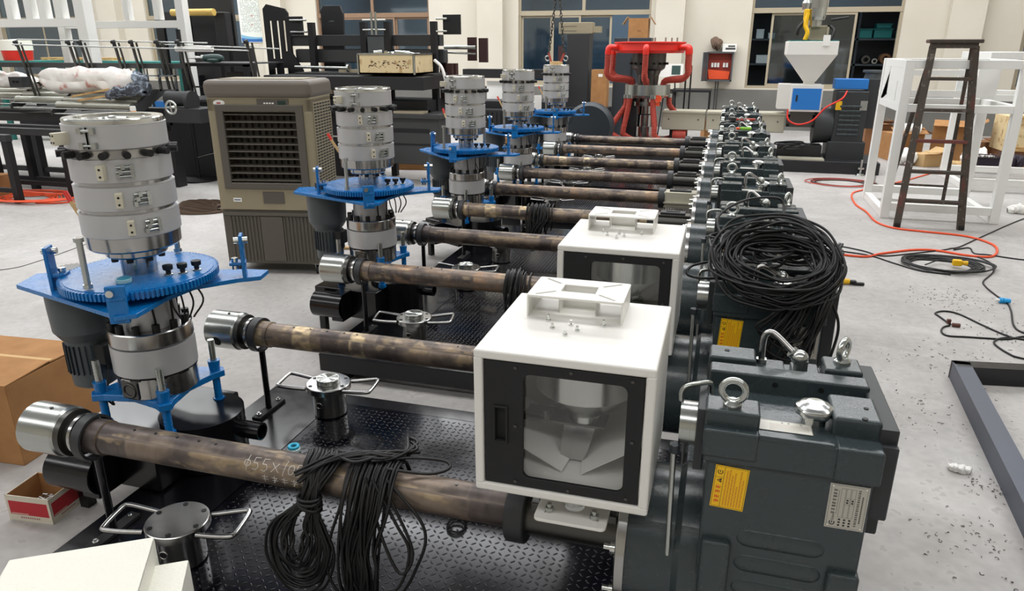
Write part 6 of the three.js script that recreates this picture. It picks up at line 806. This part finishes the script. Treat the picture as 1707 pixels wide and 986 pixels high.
// ---------------------------------------------------------------- floor: hoses, cables, frame, scraps
{
  const W0 = 0.008;
  const f = thing('steel_floor_frame', 'black steel tube frame lying on the floor in the lower right corner', 'frame', [0, 0, 0]);
  mesh('side_tube', bar([1.36, 0.05, -4.12], [1.14, 0.05, -1.2], 0.085, 0.1), M.frameSteelSheen, f); mesh('end_tube', bar([1.32, 0.05, -4.08], [2.9, 0.05, -4.32], 0.085, 0.1), M.black, f); mesh('side_tube', bar([2.9, 0.05, -4.32], [2.68, 0.05, -1.2], 0.085, 0.1), M.frameSteelSheen, f);
  const fl = (pts, r, y = r) => TU(pts.map(([x, z]) => [x, y, z]), r, pts.length * 14, 8);
  tag(mesh('orange_hose', fl([[0.80, -6.79], [0.98, -6.62], [1.26, -6.56], [1.43, -6.71], [1.71, -6.91], [1.91, -6.95], [2.12, -6.85], [2.31, -6.86], [2.43, -7.10], [2.45, -7.35], [2.31, -7.59], [1.97, -7.68], [1.72, -7.76], [1.6, -8.00], [1.58, -8.50], [1.53, -8.89], [1.58, -9.50], [1.75, -9.84], [2.32, -10.59], [2.99, -11.62]], 0.010), M.orange), 'long orange air hose winding over the floor round the step ladder', 'hose');
  seed = 41; const oc = thing('orange_hose_coil', 'flat coil of orange hose on the floor at the left edge', 'hose', [-7.85, 0, -6.55]); for (let k = 0; k < 8; k++) { const p = []; const R = 0.18 + k * 0.035; for (let i = 0; i < 12; i++) { const a = i / 12 * 2 * PI; p.push([R * 1.5 * Math.cos(a) + rr(-0.03, 0.03), 0.012 + k * 0.004, R * 0.8 * Math.sin(a) + rr(-0.03, 0.03)]); } mesh('loop', TU(p, 0.009, 70, 7, true), M.orange, oc); } mesh('tail', TU([[0.3, 0.01, 0.2], [0.6, 0.01, 0.1], [0.8, 0.01, -0.25], [0.5, 0.01, -0.3]], 0.009, 40, 7), M.orange, oc);
  const bl = thing('belt_coil', 'coil of wide brown belt lying on the floor left of the air cooler', 'belt', [-5.55, 0, -6.6]); for (let k = 0; k < 5; k++) { const p = []; const R = 0.15 + k * 0.035; for (let i = 0; i <= 24; i++) { const a = i / 24 * 2 * PI + k; p.push([R * 1.35 * Math.cos(a), R * 0.9 * Math.sin(a)]); } const g = new THREE.BufferGeometry(), v = [], uv = [], id = []; p.forEach(([x, z], i) => { const hh = 0.05 + 0.03 * Math.sin(i * 0.6 + k); for (const [y, s] of [[0.003 + 0.0 * k, 1], [hh, 1], [hh, 0.96], [0.003, 0.96]]) { v.push(x * s, y, z * s); uv.push(i, y); } if (i < 24) for (let q = 0; q < 4; q++) { const a = i * 4 + q, b = i * 4 + (q + 1) % 4; id.push(a, a + 4, b, b, a + 4, b + 4); } }); g.setAttribute('position', new THREE.Float32BufferAttribute(v, 3)); g.setAttribute('uv', new THREE.Float32BufferAttribute(uv, 2)); g.setIndex(id); g.computeVertexNormals(); mesh('turn', g, M.belt, bl); }
  mesh('loose_end', TU([[0.2, 0.03, -0.1], [0.32, 0.05, -0.05], [0.36, 0.03, 0.08]], 0.02, 16, 6), M.belt, bl);
  // black cable with coil and yellow plug
  const cc = thing('cable_coil', 'flat coil of black cable with a yellow plug on the open floor', 'cable', [1.84, 0, -6.46]); seed = 15; for (let k = 0; k < 9; k++) { const p = []; const R = 0.2 + k * 0.011; for (let i = 0; i < 12; i++) { const a = i / 12 * 2 * PI; p.push([R * 1.15 * Math.cos(a) + rr(-0.02, 0.02) + (k > 6 ? 0.05 : 0), 0.008 + k * 0.003, R * 0.85 * Math.sin(a) + rr(-0.02, 0.02)]); } mesh('loop', TU(p, 0.007, 70, 6, true), M.rubber, cc); }
  mesh('plug', [B(0.07, 0.05, 0.05, 0.1, 0.045, 0.02, 0.01), CY(0.02, 0.016, 0.05, 0.15, 0.045, 0.02, 'x', 12)], M.yellow, cc); mesh('inner_strand', TU([[-0.15, 0.03, 0.1], [0.0, 0.03, -0.08], [0.1, 0.045, 0.0]], 0.006, 24, 6), M.rubber, cc);
  tag(mesh('floor_cable', fl([[1.84, -6.2], [1.63, -6.25], [1.47, -6.43], [1.32, -6.62], [1.09, -6.71], [0.96, -6.75], [0.98, -6.84], [1.11, -6.88], [1.29, -6.77], [1.42, -6.64], [1.69, -6.80], [1.99, -7.01], [2.05, -7.07], [2.15, -7.16], [2.48, -7.66], [3.12, -8.60], [3.8, -9.4]], 0.006), M.rubber), 'black cable looping from the coil across the floor to the right', 'cable');
  tag(mesh('floor_cable', fl([[2.07, -7.03], [2.22, -7.14], [2.21, -6.95], [2.32, -6.93], [2.55, -6.84], [3.0, -6.8]], 0.006), M.rubber), 'black cable running straight off the right edge near the coil', 'cable');
  const lead = thing('extension_lead', 'black lead with a bright blue plug joint near the right edge', 'cable', [0, 0, 0]); mesh('cord', fl([[2.19, -6.87], [2.25, -6.66], [2.19, -6.38], [2.04, -6.09], [2.01, -5.93], [2.02, -5.72], [2.04, -5.58], [2.01, -5.39], [1.93, -5.08], [1.95, -4.95], [2.1, -4.8]], 0.006), M.rubber, lead); mesh('blue_plug', [CY(0.016, 0.02, 0.045, 2.035, 0.02, -5.57, 'x', 14), CY(0.02, 0.02, 0.02, 2.0, 0.02, -5.57, 'x', 14)], S(0x1e9fe0, 0.4), lead); mesh('plug_socket', CY(0.01, 0.01, 0.03, 1.98, 0.02, -5.57, 'x', 12), M.paper, lead);
  const l2 = thing('extension_lead', 'black lead with a brown connector making two loops at the right edge', 'cable', [0, 0, 0]); mesh('cord', [fl([[1.54, -4.99], [1.51, -5.13], [1.50, -5.20], [1.57, -5.26], [1.65, -5.22], [1.74, -5.03], [1.83, -4.87], [1.91, -4.83], [2.2, -4.8]], 0.006), fl([[1.53, -4.97], [1.48, -4.92], [1.45, -4.83], [1.47, -4.77], [1.57, -4.78], [1.68, -4.79], [1.81, -4.81], [1.93, -4.89], [2.2, -5.0]], 0.006), fl([[2.1, -4.4], [1.80, -4.50], [1.74, -4.56], [1.71, -4.71], [1.77, -4.81], [1.86, -4.84], [1.96, -4.80], [2.1, -4.7]], 0.006), fl([[2.2, -4.6], [1.98, -4.62], [1.88, -4.68], [1.92, -4.76], [2.1, -4.78]], 0.006)], M.rubber, l2); mesh('connector', [CY(0.013, 0.013, 0.045, 1.565, 0.014, -4.965, 'x', 12), B(0.022, 0.025, 0.02, 1.53, 0.025, -5.0)], S(0x5a3326, 0.5), l2);
  const gr = thing('angle_grinder', 'yellow and black hand tool on the floor right of the cable heap', 'tool', [0.93, 0, -5.72], 0.08); mesh('body', [LA([[0, -0.14], [0.018, -0.135], [0.022, -0.05], [0.024, 0.05], [0.02, 0.12], [0, 0.125]], 14, -0.02, 0.024, 0, 'x')], M.yellow, gr); mesh('head', [B(0.05, 0.03, 0.04, 0.125, 0.02, 0, 0.008), B(0.07, 0.02, 0.03, 0.17, 0.014, 0.012, 0.006)], M.rubber, gr);
  tag(mesh('paper_scrap', lump(0, 0.05, [[3.05, 0.04, -8.9], [3.15, 0.05, -8.9], [3.3, 0.04, -8.88]], 611, 0.06), M.paper), 'crumpled white paper on the floor behind the ladder, by the second white frame', 'paper');
  tag(mesh('paper_scrap', lump(0, 0.016, [[1.06, 0.014, -3.1], [1.1, 0.018, -3.08], [1.15, 0.012, -3.09]], 621, 0.03), M.paper), 'small crumpled foil scrap beside the black floor frame', 'scrap');
  const jk = thing('transport_jack', 'pale wooden pry bar on the floor left of the fifth barrel head', 'bar', [-3.1, 0.012, -5.6], 0.35); mesh('bar', B(0.5, 0.02, 0.04, 0, 0, 0, 0.004), M.cardLight, jk); mesh('knob', CY(0.03, 0.03, 0.04, -0.26, 0.01, 0, 'y', 14), M.steelDark, jk);
  // swarf and grit scattered on the concrete
  seed = 2024; const n = 760, sg = new THREE.TorusGeometry(0.0045, 0.0011, 4, 6, 3.2), im = new THREE.InstancedMesh(sg, M.steelDark, n), q = new THREE.Quaternion(), mt = new THREE.Matrix4(); const cl = [[1.2, -3.0, 0.12, 60], [1.0, -2.6, 0.25, 60], [1.7, -5.6, 0.35, 130], [1.9, -4.9, 0.3, 90], [1.5, -4.3, 0.5, 120], [0.8, -4.0, 0.4, 50], [1.05, -3.6, 0.4, 70], [1.0, -2.1, 0.3, 80], [-2.75, -1.45, 0.3, 60]]; let k = 0; for (const [x, z, s, c] of cl) for (let i = 0; i < c && k < n; i++) { const a = rr(0, 6.3), r = s * Math.sqrt(rnd()) * rr(0.3, 1.3); q.setFromEuler(new THREE.Euler(PI / 2 + rr(-0.4, 0.4), rr(-0.5, 0.5), rr(0, 6))); const sc = rr(0.5, 1.5); mt.compose(V(x + r * Math.cos(a), 0.003, z + r * Math.sin(a)), q, V(sc, sc, sc)); im.setMatrixAt(k++, mt); } while (k < n) { q.setFromEuler(new THREE.Euler(PI / 2, 0, rr(0, 6))); const sc = rr(0.4, 1.3); mt.compose(V(rr(0.6, 4), 0.003, rr(-9, -1.5)), q, V(sc, sc * 0.6, sc)); im.setMatrixAt(k++, mt); }
  im.name = 'swarf'; im.userData = { kind: 'stuff', label: 'metal swarf and grit scattered over the concrete floor', category: 'swarf' }; scene.add(im);
  tag(mesh('thin_wire', fl([[-6.2, -3.6], [-5.9, -4.0], [-5.52, -4.25], [-5.47, -4.5], [-5.52, -5.0], [-5.6, -5.4]], 0.003), M.steelDark), 'thin dark wire lying on the open floor left of the nearest die', 'wire');
  const rc = thing('red_cable_coil', 'loose flat coil of dark red cable on the floor before the grey gear machine', 'cable', [1.55, 0, -10.3]); seed = 8; for (let k = 0; k < 4; k++) { const p = []; for (let i = 0; i < 10; i++) { const a = i / 10 * 2 * PI; p.push([(0.32 + k * 0.03) * Math.cos(a) + rr(-0.03, 0.03), 0.008 + k * 0.003, (0.22 + k * 0.03) * Math.sin(a)]); } mesh('loop', TU(p, 0.007, 60, 6, true), k % 2 ? M.hoseRed : M.rubber, rc); }
}
// ---------------------------------------------------------------- shadows, render
scene.traverse(o => { if (o.isMesh) { o.castShadow = true; o.receiveShadow = true; } });
renderer.render(scene, camera);
